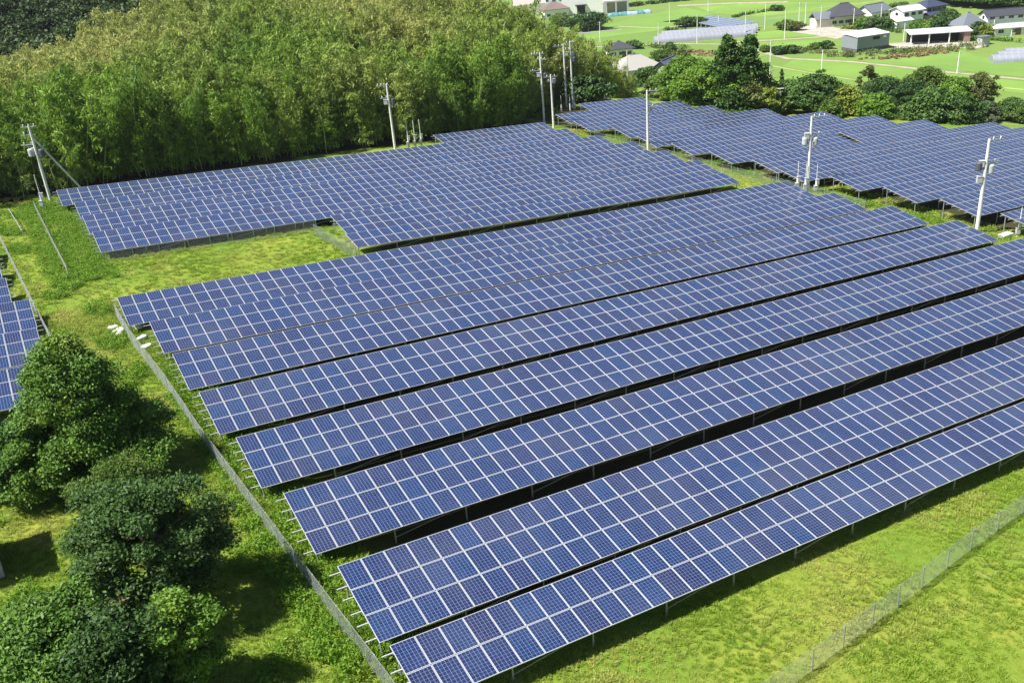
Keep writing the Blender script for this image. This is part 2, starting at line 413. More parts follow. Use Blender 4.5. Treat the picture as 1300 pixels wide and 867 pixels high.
ORD = [
 ('front row of solar panels, only two panels deep, beside the open lawn', 7.72, 25.86, 65, 2, .34),
 ('second row of solar panels from the lawn, close behind the two-deep front row', 7.56, 30.52, 65, 3, .99),
 ('third solar row from the lawn, its left end by the bend of the fence', 7.40, 37.04, 65, 3, .95),
 ('fourth row of solar panels counted from the lawn, dark gap in front of it', 6.93, 43.32, 65, 3, 1.05),
 ('fifth row of solar panels counted from the lawn, right end near the tall leaning pole', 6.60, 49.82, 66, 3, 1.0),
 ('sixth solar row from the lawn, right end below the pole with service posts', 6.53, 56.65, 66, 3, .8),
 ('seventh row of solar panels from the lawn, left end next to the white sacks', 6.33, 62.6, 65, 3, .97),
 ('eighth solar row from the lawn, nearest to the small grass clearing', 5.28, 68.93, 66, 3, 1.0)]
for lb, x, y, n, r, z in ORD: solar_row(lb, x, y, n, r, z)
for lb, x, y, n, r in [
 ('two-deep front row of the rear field, between the clearing and the near block', 24.9, 74.95, 43, 2),
 ('shorter three-deep solar row just behind the two-deep row of the rear field', 25.9, 81.45, 44, 3),
 ('solar row whose lower left edge overlooks the small grass clearing', 6.2, 87.5, 64, 3),
 ('second solar row behind the clearing, left end stepping back', 6.2, 93.9, 64, 3),
 ('third solar row behind the clearing, below the bamboo hill', 6.2, 99.7, 63, 3),
 ('long solar row along the foot of the bamboo, beginning at the strutted pole', 5.3, 106.1, 63, 3),
 ('short solar row tucked against the bamboo beside the paired poles', 51.1, 111.9, 17, 3)]:
    solar_row(lb, x, y, n, r, brace=(y < 90))
for lb, x, y, n, r in [
 ('shortest and farthest solar row of the right field, near the farm roofs', 81.2, 122.6, 12, 3),
 ('right field solar row second from the far end, left corner by the twin poles', 73.0, 116.4, 23, 3),
 ('right field solar row third from the far end, in front of the grey tree clump', 72.0, 110.1, 25, 3),
 ('right field solar row fourth from the far end, below the tall conifers', 73.7, 103.3, 28, 3),
 ('right field solar row fifth from the far end, behind the slim lamp-topped pole', 72.8, 96.8, 34, 3),
 ('right field solar row sixth from the far end, ending by the dark bushes', 73.4, 90.6, 37, 3),
 ('right field solar row with a missing column of panels', 74.1, 84.5, 39, 3),
 ('right field solar row directly in front of the one with the gap', 75.0, 78.2, 44, 3),
 ('solar row of the right field just behind the service posts', 74.3, 73.8, 48, 3),
 ('right field solar row fourth from its near end, just behind the pole with service posts', 76.2, 67.8, 44, 3),
 ('right field solar row third from its near end', 77.0, 61.6, 40, 3),
 ('right field solar row second from its near end, behind the tall leaning pole', 77.6, 55.5, 34, 3),
 ('nearest solar row of the right field, at the right edge of the photo', 77.7, 49.2, 30, 3)]:
    sk = {(c, k) for c in (21, ) for k in range(3)} if 'missing' in lb else ()
    solar_row(lb, x, y, n, r, skip=sk, brace=(y < 75))
for lb, x, y, n in [
 ('farthest row of the small left solar block, barely in the photo', -13.5, 89.9, 12),
 ('far row of the small left solar block, at the left edge of the photo', -13.4, 83.9, 12),
 ('second row from the back of the small left solar block', -13.2, 77.8, 12),
 ('middle row of the small left solar block, its corner beside the fence', -12.1, 71.7, 12),
 ('left block solar row partly hidden behind the big round tree', -12.2, 65.4, 12),
 ('nearest row of the left solar block, mostly behind the big round tree', -13.4, 59.1, 12)]:
    solar_row(lb, x, y, n, 3)

# ------------------------------------------------------------------ fences
def fence(label, pts, h=1.1, sp=2.0, pitch=.085, wr=.0026):
    P = [np.array([x, y, gzf(x, y)]) for x, y in pts]
    root = thing('mesh_fence', label, 'fence', tuple(P[0]), 0, 'wire mesh fences round the panels'); b0 = P[0]
    mp = MB(); mp.tube((0, 0, -.1), (0, 0, h), .028, .028, 6); me_post = mp.mesh('post', M_STEEL)
    mt = MB(); V = []; Fq = []
    def wire(a, b, r):
        d = (b - a) / np.linalg.norm(b - a); x = np.cross(d, (0.3, .9, .2)); x /= np.linalg.norm(x); y = np.cross(d, x); k = len(V)
        for c in (a, b):
            for t in (0, 2.094, 4.189): V.append(c + r * (x * math.cos(t) + y * math.sin(t)))
        for i in range(3): j = (i + 1) % 3; Fq.append((k + i, k + j, k + 3 + j, k + 3 + i))
    cnt = 0
    for a, b in zip(P[:-1], P[1:]):
        Ls = np.linalg.norm(b - a); n = max(1, int(round(Ls / sp)))
        for i in range(n + (1 if b is P[-1] else 0)):
            p = a + (b - a) * i / n; p[2] = gzf(p[0], p[1])
            if cnt < 100: link('post', me_post, root, Vector(p - b0)); cnt += 1
        d = (b - a) / Ls; m = int(Ls / pitch)
        def at(s, z): q = a + d * s; return np.array([q[0], q[1], gzf(q[0], q[1]) + z]) - b0
        for i in range(-int(h / pitch), m):
            for sg in (1, -1):
                s0 = i * pitch; s1 = s0 + h; z0, z1 = .04, h
                if s0 < 0: z0 = .04 - s0; s0 = 0
                if s1 > Ls: z1 = h - (s1 - Ls); s1 = Ls
                if s1 - s0 < .05 or z1 - z0 < .05: continue
                if sg > 0: wire(at(s0, z0), at(s1, z1), wr)
                else: wire(at(s0, h - z0 + .04), at(s1, h - z1 + .04), wr)
        nn = max(1, int(Ls / 4))
        for i in range(nn): mt.tube(at(Ls*i/nn, h), at(Ls*(i+1)/nn, h), .006, .006, 5); mt.tube(at(Ls*i/nn, .08), at(Ls*(i+1)/nn, .08), .005, .005, 4)
    link('wire_mesh', raw('wire_mesh', V, Fq, M_WIRE), root)
    mt.build('line_wire', M_WIRE, root)
def px2(pts, h=.55): return [gp(x, y, h)[:2] for x, y in pts]
fence('wire mesh fence running along the left ends of the near solar rows', px2([(147, 396), (166, 428), (212, 488), (258, 556), (318, 636), (372, 708), (430, 785), (478, 848), (520, 905)]), 1.2)
fence('wire mesh fence crossing the bright lawn at the lower right', px2([(965, 884), (1032, 838), (1109, 781), (1172, 734), (1234, 686), (1300, 640), (1345, 606), (1400, 566)]), 1.15)
fence('wire mesh fence beside the small left solar block', px2([(-6, 290), (8, 318), (30, 362), (52, 406), (70, 440)]), 1.1)
fence('short mesh fence in the meadow in front of the strutted pole', px2([(44, 262), (62, 298), (86, 345)]), 1.0)
fence('mesh fence under the lower edge of the panels behind the clearing', [(6.4, 82.6), (15, 82.3), (24.6, 82.0)], 1.15)
fence('mesh fence slanting across the right side of the grass clearing', px2([(399, 292), (424, 306), (452, 322)]), 1.1)
fence('long mesh fence in the grass strip between the rear field and the right field', [(72.6, 60), (72.3, 70), (71.8, 82), (71.6, 96), (71.2, 104)], 1.1, 2.5, .12)
def low_rail():
    a = gp(13, 272); b = gp(30, 300)
    t = thing('guard_rail', 'low thin rail lying in the far left meadow', 'rail', a); mb = MB(); d = np.array(b) - a
    mb.tube((0, 0, .55), tuple(d + [0, 0, .55]), .035); mb.build('top_rail', M_STEEL, t)
    for k in range(4):
        m2 = MB(); p = d * k / 3; m2.tube((p[0], p[1], p[2] - .1), (p[0], p[1], p[2] + .55), .035); m2.build('post', M_STEEL, t)
low_rail()

# ------------------------------------------------------------------ utility poles
IR = math.atan2(RT[1], RT[0])                                   # heading of "across the view"
def insulator_mesh():
    mb = MB(); mb.lathe((0, 0, 0), [(.03, 0), (.07, .05), (.04, .09), (.075, .14), (.045, .19), (.03, .24)], 8); return mb.mesh('insulator', M_CERAM, True)
ME_INS = insulator_mesh()
def crossarm(root, z, L, yaw, side=0.0, nins=3, m=M_STEEL):
    mb = MB(); mb.box((side, 0, 0), (L, .09, .09)); mb.tube((side * .4, 0, -.35), (side + L * .3 * (1 if side >= 0 else -1), 0, 0), .02)
    a = mb.build('crossarm', m, root); a.location = (0, 0, z); a.rotation_euler = (0, 0, yaw)
    for i in range(nins):
        o = link('insulator', ME_INS, a, (side - L / 2 + L * (i + .5) / nins, 0, .04))
def transformer(root, z, ang, r=.3, h=.75, m=M_GREYBOX):
    mb = MB(); cx, cy = math.cos(ang) * (r + .25), math.sin(ang) * (r + .25)
    mb.lathe((cx, cy, 0), [(r * .9, 0), (r, .05), (r, h - .08), (r * .85, h), (.12, h + .06)], 14)
    for k in (-1, 1): mb.tube((cx + k * .1, cy, h), (cx + k * .12, cy, h + .25), .04, .03, 6)
    mb.box((cx / 2, cy / 2, h * .3), (.5, .1, .1), ang); mb.box((cx / 2, cy / 2, h * .8), (.5, .1, .1), ang)
    o = mb.build('transformer', m, root, smooth=False); o.location = (0, 0, z)
def switch_box(root, z, ang, m=M_GREYBOX, d=(.45, .35, .55)):
    mb = MB(); cx, cy = math.cos(ang) * .4, math.sin(ang) * .4
    mb.box((cx, cy, 0), d, ang); mb.box((cx, cy, d[2] / 2 + .02), (d[0] + .06, d[1] + .06, .04), ang); mb.box((cx / 2, cy / 2, 0), (.4, .08, .08), ang)
    o = mb.build('switch_box', m, root); o.location = (0, 0, z)
def pole(label, x, y, toppx, arms=(), boxes=(), trans=(), r=.17, m=M_CONC, lean=0.0, h=None, group='concrete utility poles', steps=True):
    z0 = gzf(x, y); h = h or height_to(x, y, toppx)
    t = thing('utility_pole', label, 'utility pole', (x, y, z0), 0, group)
    mb = MB(); mb.tube((0, 0, -.3), (0, 0, h * .5), r, r * .82, 12); mb.tube((0, 0, h * .5), (0, 0, h), r * .82, r * .62, 12)
    if steps:
        for k in range(int(h * 1.1)):
            z = 1.8 + k * .8
            if z < h - .8: sg = 1 if k % 2 else -1; mb.tube((0, 0, z), (sg * (r + .15), 0, z), .012, .012, 4)
    mb.build('shaft', m, t, smooth=False)
    for z, L, yaw, side, ni in arms: crossarm(t, h - z, L, IR + yaw, side, ni)
    for z, a in boxes: switch_box(t, h - z, IR + a)
    for z, a, mm in trans: transformer(t, h - z, IR + a, m=mm)
    if lean: t.rotation_euler = (0, lean, 0)
    return t, h
ARM2 = [(.15, 1.7, 0, -.35, 4), (.75, 1.4, .5, 0, 3)]
p, h = pole('strutted concrete pole at the far left corner beside the bamboo', 4.6, 107.6, 160, [(.1, 1.6, .1, 0, 3), (.9, 1.3, .2, -.3, 2), (1.9, 1.5, 0, -.6, 2)], [(2.6, 2.6)], [(3.2, 0, M_DARKBOX), (3.1, 3.1, M_GREYBOX)])
mb = MB(); mb.tube((.1, 0, h - 1.3), (3.6, 2.2, -.2), .09, .11, 8); mb.build('strut', M_CONC, p)
pole('single concrete pole with a transformer in front of the middle of the bamboo', 45.4, 111.4, 107, [(.15, 1.6, .1, -.5, 4), (1.7, 1.1, 0, -.5, 2)], [(2.2, 3.1)], [(2.6, .4, M_DARKBOX)])
pole('taller left pole of the pair at the right end of the bamboo', 72.6, 119.0, 68, [(.1, 2.0, .2, -.4, 5), (.8, 1.8, -.7, .2, 3), (2.4, 1.9, 0, -.7, 2)], [(3.0, 3.0)], [(3.6, .3, M_DARKBOX)])
pole('shorter right pole of the pair at the right end of the bamboo', 71.2, 114.2, 95, [(.3, 1.7, .1, 0, 3), (.9, 1.4, .2, .1, 3)], [(.9, .3)])
pole('left pole of the twin poles beyond the service pipes', 84.4, 131.0, 56, [(.3, 2.2, .1, -.5, 4), (1.6, 1.4, .2, -.4, 2)], [(1.6, 0)])
pole('right pole of the twin poles beyond the service pipes', 84.9, 129.8, 53, [(.2, 1.6, .2, 0, 3), (1.2, 1.6, .4, -.3, 3)], [(2.0, .5)], [(3.2, .2, M_DARKBOX)])
pole('slim pole with a short top arm between rear field and right field', 72.6, 94.2, 115, [(.1, 1.5, 0, .75, 2), (2.0, 1.4, 0, .7, 1)], [(2.4, .4)], [])
pole('pole with transformers and three service posts in the grass strip', 73.9, 68.6, 148, [(.1, 1.6, .1, .8, 3), (1.9, 1.6, .2, .5, 2)], [(2.0, 3.1), (2.9, .2)], [(3.0, .3, M_GREYBOX), (2.9, 3.0, M_GREYBOX)])
pole('tall leaning pole with transformer at the right end of the fifth row', 76.4, 50.4, 177, [(.1, 1.3, .1, .7, 2), (2.1, 1.7, .2, .4, 2)], [(2.2, 3.0), (3.6, 3.1)], [(3.1, .25, M_GREYBOX), (2.8, 2.9, M_DARKBOX)], r=.19)
pole('pale pole standing before the hipped pale roof', *gp(797, 112)[:2], 65, [(.1, .9, 0, 0, 1)], r=.16)

def service_post(label, x, y, toppx, hh=None, boxes=2):
    z0 = gzf(x, y); h = hh or height_to(x, y, toppx)
    t = thing('service_post', label, 'post', (x, y, z0), 0, 'thin service posts with meter boxes')
    mb = MB(); mb.tube((0, 0, -.2), (0, 0, h * .45), .13, .12, 8); mb.tube((0, 0, h * .45), (0, 0, h), .05, .04, 6); mb.build('shaft', M_CONC, t)
    for k in range(boxes):
        m2 = MB(); m2.box((.1 * (-1) ** k, 0, h * (.42 - .2 * k)), (.34, .26, .5), IR); m2.box((.1 * (-1) ** k, 0, h * (.42 - .2 * k) + .27), (.4, .32, .03), IR); m2.build('meter_box', M_GREYBOX, t)
service_post('thin post with meter box left of the strutted pole', *gp(57, 268)[:2], 222)
for x, tp, lb in ((516, 155, 'leftmost of three thin posts standing before the bamboo'), (526, 153, 'middle one of three thin posts standing before the bamboo'), (535, 152, 'rightmost of three thin posts standing before the bamboo')):
    service_post(lb, 47.3 + (x - 516) * .095, 111.3, tp)
for (x, y), tp, lb in (((713, 142), 122, 'left one of three thin posts below the twin poles'), ((724, 141), 121, 'middle one of three thin posts below the twin poles'), ((730, 139), 120, 'right one of three thin posts below the twin poles')):
    service_post(lb, *gp(x, y)[:2], tp, None, 0)
for (x, y), tp, lb in (((766, 128), 106, 'left one of three posts behind the farthest solar row'), ((770, 128), 106, 'middle one of three posts behind the farthest solar row'), ((775, 128), 105, 'right one of three posts behind the farthest solar row')):
    service_post(lb, *gp(x, y)[:2], tp, None, 1)
for k, tp, lb in ((-1.25, 205, 'left service post of the pole in the grass strip'), (-.4, 208, 'service post standing right against the transformer pole'), (.75, 209, 'right service post of the pole in the grass strip')):
    service_post(lb, 73.9 + k * .86, 68.4 - k * .5, tp)
service_post('service post with boxes at the right edge of the photo', *gp(1292, 301)[:2], 264)
def light_mast():
    x, y, z = gp(988, 145); h = height_to(x, y, 113)
    t = thing('warning_mast', 'thin mast with a small white box in front of the dark bushes', 'mast', (x, y, z))
    mb = MB(); mb.tube((0, 0, 0), (0, 0, h), .05); mb.build('shaft', M_CERAM, t)
    mb = MB(); mb.box((0, 0, h - .6), (.5, .35, .6), IR); mb.build('cabinet', M_CERAM, t)
    mb = MB(); mb.box((.15, 0, h), (1.1, .5, .06), IR); mb.build('sun_shade', M_GREYBOX, t)
light_mast()
def fieldpole(i, px, base, top, lb, arms=1):
    x, y, _ = gp(px, base)
    pole(lb, x, y, top, [(.3 + .6 * k, 1.7, .3 * k, 0, 0) for k in range(arms)], r=.17, group='thin poles standing in the rice fields', steps=False)
FP = [(762, 54, 28, 'field pole right of the dark round trees by the white building'), (747, 40, 18, 'pole in front of the dark round trees'), (729, 40, 20, 'pole left of the dark round trees'), (704, 32, 18, 'pole before the small brown roofed house'),
 (836, 60, 30, 'field pole left of the white tunnels'), (850, 30, 4, 'field pole above the white tunnels'), (885, 56, 18, 'dark field pole in front of the long white tunnels'), (899, 16, 0, 'distant pole beyond the far solar roof'),
 (912, 33, 20, 'short pole behind the distant solar array'), (946, 47, 15, 'pole at the right end of the distant solar array'), (971, 38, 4, 'thicker pole right of the distant solar array'), (996, 50, 12, 'pole with lamp beside the gravel yard'),
 (1014, 33, 3, 'left one of two poles at the gravel yard edge'), (1022, 33, 3, 'right one of two poles at the gravel yard edge'), (1041, 43, 8, 'pole at the left corner of the dark roofed farmhouse'), (1083, 36, 11, 'pole in front of the dark farmhouse roof'),
 (1118, 28, 6, 'pole behind the hedge left of the white roofed house'), (1147, 53, 30, 'pole at the left end of the open shed'), (977, 100, 52, 'big pole in the paddy behind the tall conifers'), (1043, 90, 64, 'pole at the bend of the farm road'),
 (1215, 94, 66, 'lone white pole in the green paddy at right'), (1260, 46, 25, 'pole in front of the white annex roof'), (1283, 51, 38, 'short pole before the hedge at the right edge')]
for i, (a, b, c, lb) in enumerate(FP): fieldpole(i, a, b, c, lb, 2 if i % 3 == 0 else 1)

# ------------------------------------------------------------------ foliage
def leaves(Pc, size, asp=.5, up=.5, seed=0, dirs=None, droop=0):
    """one rhombic leaf per centre; up biases the normals to the sky"""
    g = np.random.default_rng(seed); n = len(Pc)
    nrm = g.normal(size=(n, 3)); nrm /= np.linalg.norm(nrm, axis=1)[:, None]
    if dirs is not None: nrm = nrm * .8 + dirs * .45
    nrm[:, 2] += up; nrm /= np.linalg.norm(nrm, axis=1)[:, None]
    ax = g.normal(size=(n, 3)); ax = np.cross(nrm, ax) if not droop else ax - nrm * (ax * nrm).sum(1)[:, None] + droop * (np.array([0, 0, -1.]) + nrm * nrm[:, 2:3]) 
    a = ax; a /= np.linalg.norm(a, axis=1)[:, None] + 1e-9; b = np.cross(nrm, a)
    s = (size * g.uniform(.6, 1.35, n))[:, None]
    V = np.stack([Pc - a * s, Pc + b * s * asp - a * s * .1, Pc + a * s, Pc - b * s * asp - a * s * .1], 1).reshape(-1, 3)
    return V, np.arange(4 * n).reshape(-1, 4)
def crown_points(h0, h1, rad, style, nclump, nleaf, clr, seed):
    g = np.random.default_rng(seed); cs = []
    for k in range(nclump):
        t = g.uniform(0, 1); th = g.uniform(0, 2 * math.pi)
        if style == 'dome': u = g.uniform(0, 1) ** 1.15; rr = rad * ((1 - u) ** .7) * min(1, .75 + u * 2) * g.uniform(.6, 1.08); z = h0 + (h1 - h0) * u
        elif style == 'cone': u = g.uniform(0, 1) ** 1.4; rr = rad * (1 - u) ** .85 * (.65 + .35 * g.uniform()) ; z = h0 + (h1 - h0) * u
        elif style == 'bush': u = g.uniform(-.1, 1); rr = rad * math.sqrt(max(0, 1 - max(u, 0) ** 2.2)) * g.uniform(.55, 1); z = h0 + (h1 - h0) * max(u, 0) * .95
        else:
            u = g.uniform(-.85, 1); rr = rad * math.sqrt(max(0.02, 1 - abs(u) ** 2.0)) * g.uniform(.55, 1.12)
            z = (h0 + h1) / 2 + (h1 - h0) / 2 * u * .93
        lob = 1 + .22 * math.sin(3 * th + seed) + .14 * math.sin(5 * th + 2 * seed + 6 * z / max(h1, .1))
        cs.append((rr * lob * math.cos(th), rr * lob * math.sin(th), z, clr * g.uniform(.6, 1.35)))
    cs = np.array(cs); cs[:, 3] *= (1 - .6 * np.clip((cs[:, 2] - h0) / (h1 - h0), 0, 1)) if style == 'cone' else 1
    n = nclump * nleaf; idx = np.repeat(np.arange(nclump), nleaf)
    d = g.normal(size=(n, 3)); d[:, 2] = np.abs(d[:, 2]) * .9 - .25; d /= np.linalg.norm(d, axis=1)[:, None]
    r = cs[idx, 3:4] * g.uniform(.1, 1.2, (n, 1)) ** .7
    P = cs[idx, :3] + d * r * np.array([1, 1, .62]) + g.normal(size=(n, 3)) * clr * .16; return P, cs, d
def trunk_mb(h, r, cs, seed, nl=7):
    g = random.Random(seed); mb = MB(); p = Vector((0, 0, -.2)); pts = [p]
    top = Vector((g.uniform(-.3, .3), g.uniform(-.3, .3), h))
    prev = p; pr = r
    for i in range(1, 6):
        t = i / 5; q = Vector((top.x * t + g.uniform(-.1, .1), top.y * t + g.uniform(-.1, .1), -.2 + (h + .2) * t)); rr = r * (1 - .75 * t)
        mb.tube(prev, q, pr, rr, 8, False); prev = q; pr = rr; pts.append(q)
    for k in range(nl):
        c = cs[g.randrange(len(cs))]; s = pts[g.randrange(1, 5)]; m = (s + Vector(c[:3])) / 2 + Vector((0, 0, .2))
        mb.tube(s, m, r * .38, r * .22, 6, False); mb.tube(m, Vector(c[:3]), r * .22, r * .06, 5, False)
    return mb
def tree(label, x, y, h, rad, style, m, nclump, nleaf, clr, leaf, base=.25, seed=1, name='tree', cat='tree', asp=.5, tr=.2, group=None, zoff=0):
    z = gzf(x, y)
    t = thing(name, label, cat, (x, y, z), 0, group)
    P, cs, d = crown_points(h * base, h - clr * .4, rad, style, nclump, nleaf, clr, seed)
    P[:, 2] = np.maximum(P[:, 2], .08)
    V, Fq = leaves(P, leaf, asp, .55, seed, d)
    link('crown', raw('crown', V, Fq, m), t)
    trunk_mb(h * .8, tr, cs, seed).build('trunk', M_BARK, t)
    return t
L_BROAD = leafmat('broadleaf_green', (.07, .165, .020), (.17, .31, .038), (.21, .32, .04), .5, .3)
L_TREE = leafmat('tree_green_leaf', (.035, .105, .015), (.14, .26, .032), (.17, .26, .03), .5, .12)
L_DARK = leafmat('dark_glossy_leaf', (.022, .060, .014), (.085, .165, .032), (.10, .16, .035), .5, .10)
L_MID = leafmat('mixed_green_leaf', (.065, .13, .020), (.15, .235, .037), (.20, .24, .045), .4, .3)
L_OLIVE = leafmat('olive_leaf', (.09, .125, .03), (.19, .22, .06), (.24, .23, .07), .4, .3)
L_GREY = leafmat('grey_green_leaf', (.07, .10, .05), (.13, .16, .08), None, .3, .25)
L_CONIF = leafmat('conifer_green', (.038, .095, .016), (.10, .20, .028), (.12, .20, .03), .5, .2)
L_YEL = leafmat('yellow_green_leaf', (.15, .23, .03), (.28, .32, .05), None, .3, .3)
# near trees, bottom left
def gt(px, py, h):                                     # ground spot under a crown seen at px,py at height h
    x, y, z = gp(px, py, h); return x, y
x, y = gt(106, 548, 2.4)
tree('big round leafy tree at the left, its shadow reaching the fence', x, y, 7.6, 3.75, 'dome', L_TREE, 270, 520, .66, .078, .07, 3, 'broadleaf_tree')
x, y = gt(20, 575, 2.2)
tree('bushy lower tree at the left edge under the big round one', x, y, 3.8, 1.9, 'round', L_TREE, 80, 480, .55, .078, .05, 5, 'broadleaf_tree')
x, y = gt(188, 700, 3.0)
tree('dark glossy tree casting a shadow on the grass by the fence', x, y, 6.2, 2.55, 'round', L_DARK, 130, 480, .56, .074, .05, 8, 'broadleaf_tree')
x, y = gt(160, 640, 2.0)
tree('pale twiggy shrub tree between the two big trees', x, y, 4.2, 1.9, 'round', L_MID, 80, 320, .5, .07, .05, 18, 'broadleaf_tree')
x, y = gt(52, 822, 3.0)
tree('spreading tree in the bottom left corner', x, y - .5, 4.9, 2.4, 'round', L_TREE, 125, 480, .52, .076, .1, 12, 'broadleaf_tree')
x, y = gt(140, 850, 2.6)
tree('dark low tree at the bottom edge, between corner tree and sapling', x, y, 4.8, 2.0, 'round', L_DARK, 80, 480, .56, .078, .05, 14, 'broadleaf_tree')
x, y = gt(235, 815, 2.4)
tree('small light green sapling at the bottom edge', x, y, 4.6, 1.05, 'round', L_BROAD, 60, 360, .38, .072, .1, 21, 'sapling')
x, y = gt(150, 600, .8)
tree('low yellowish shrub at the foot of the big round tree', x, y, 1.7, 1.3, 'bush', L_YEL, 40, 200, .4, .07, .05, 25, 'shrub', 'shrub', tr=.05)
x, y = gt(160, 775, 1.5)
tree('small shrub with withered brown leaves between the dark trees', x, y, 2.2, .5, 'bush', leafmat('withered_leaf', (.35, .16, .07), (.5, .28, .14), None, .3, .3), 8, 120, .3, .07, .3, 27, 'withered_shrub', 'shrub', tr=.04)
# tree line behind the right field
TL = [ # px, base py, top py, radius, style, mat, label
 (921, 146, 43, 5.2, 'cone', L_CONIF, 'left one of the two tall conifer-shaped trees behind the right field'),
 (948, 146, 44, 5.0, 'cone', L_CONIF, 'right one of the two tall conifer-shaped trees behind the right field'),
 (872, 132, 72, 4.6, 'round', L_BROAD, 'broad rounded tree beside the blue tiled roof'),
 (893, 142, 84, 4.4, 'round', L_BROAD, 'rounded tree at the left foot of the conifers'),
 (938, 147, 98, 3.6, 'round', L_OLIVE, 'olive tree with bare twigs in front of the conifers'),
 (966, 147, 106, 2.9, 'round', L_YEL, 'pale yellowish bush right of the conifers'),
 (1005, 144, 100, 4.0, 'bush', L_DARK, 'dark bush behind the thin mast with the white box'),
 (1032, 146, 95, 4.2, 'bush', L_DARK, 'larger dark bush right of the thin mast'),
 (1040, 125, 88, 1.7, 'round', L_CONIF, 'small flat-topped tree sticking up above the dark bushes'),
 (991, 128, 88, 1.0, 'cone', L_CONIF, 'small slender tree at the edge of the paddy'),
 (1068, 148, 108, 3.2, 'bush', L_YEL, 'bright yellow green bush near the middle of the hedge line'),
 (1090, 149, 118, 3.0, 'bush', L_MID, 'mid green bush above the second notch of the right field'),
 (1108, 152, 120, 3.0, 'bush', L_BROAD, 'leafy bush beside the little grass gap'),
 (1100, 135, 82, 2.2, 'round', L_OLIVE, 'tall yellowish tree with open crown behind the hedge line'),
 (1120, 145, 98, 4.4, 'round', L_DARK, 'wide dark tree near the middle of the hedge line'),
 (1150, 150, 100, 4.2, 'round', L_DARK, 'dark tree left of the grey shrub'),
 (1170, 146, 84, 4.0, 'round', L_MID, 'light topped tree rising above the hedge line'),
 (1180, 156, 112, 4.0, 'bush', L_DARK, 'dark rounded bush behind the third notch of the right field'),
 (1208, 154, 98, 3.8, 'round', L_BROAD, 'green tree right of the light topped tree'),
 (1238, 152, 92, 3.6, 'round', L_OLIVE, 'olive tree below the lone white pole'),
 (1215, 158, 122, 3.4, 'bush', L_DARK, 'dense dark shrub between the olive tree and the grey one'),
 (1247, 158, 128, 2.8, 'bush', L_GREY, 'grey green shrub at the end of the hedge line'),
 (1282, 154, 124, 3.4, 'bush', L_DARK, 'dark glossy shrub near the right edge'),
 (1302, 158, 128, 3.2, 'bush', L_MID, 'shrub cut by the right edge of the photo'),
 (1050, 150, 124, 2.6, 'bush', L_MID, 'low bush squeezed between the dark bush and the yellow one'),
 (1328, 152, 118, 3.6, 'bush', L_DARK, 'dark shrub just outside the right edge of the photo'),
 (980, 148, 128, 2.2, 'bush', L_MID, 'low green bush left of the thin mast')]
for i, (px, by, ty, rd, stl, m, lb) in enumerate(TL):
    x, y, z = gp(px + (1 if by > 140 else 0), by - (3 if by > 143 else 0)); h = height_to(x, y, ty)
    nc = int(26 * rd); tree(lb, x, y, h, rd * .92, stl, m, nc, 130, max(.55, rd * .24), .24, .15 if stl != 'cone' else .06, 40 + i, 'bush' if stl == 'bush' else 'tree', 'bush' if stl == 'bush' else 'tree', tr=.18)
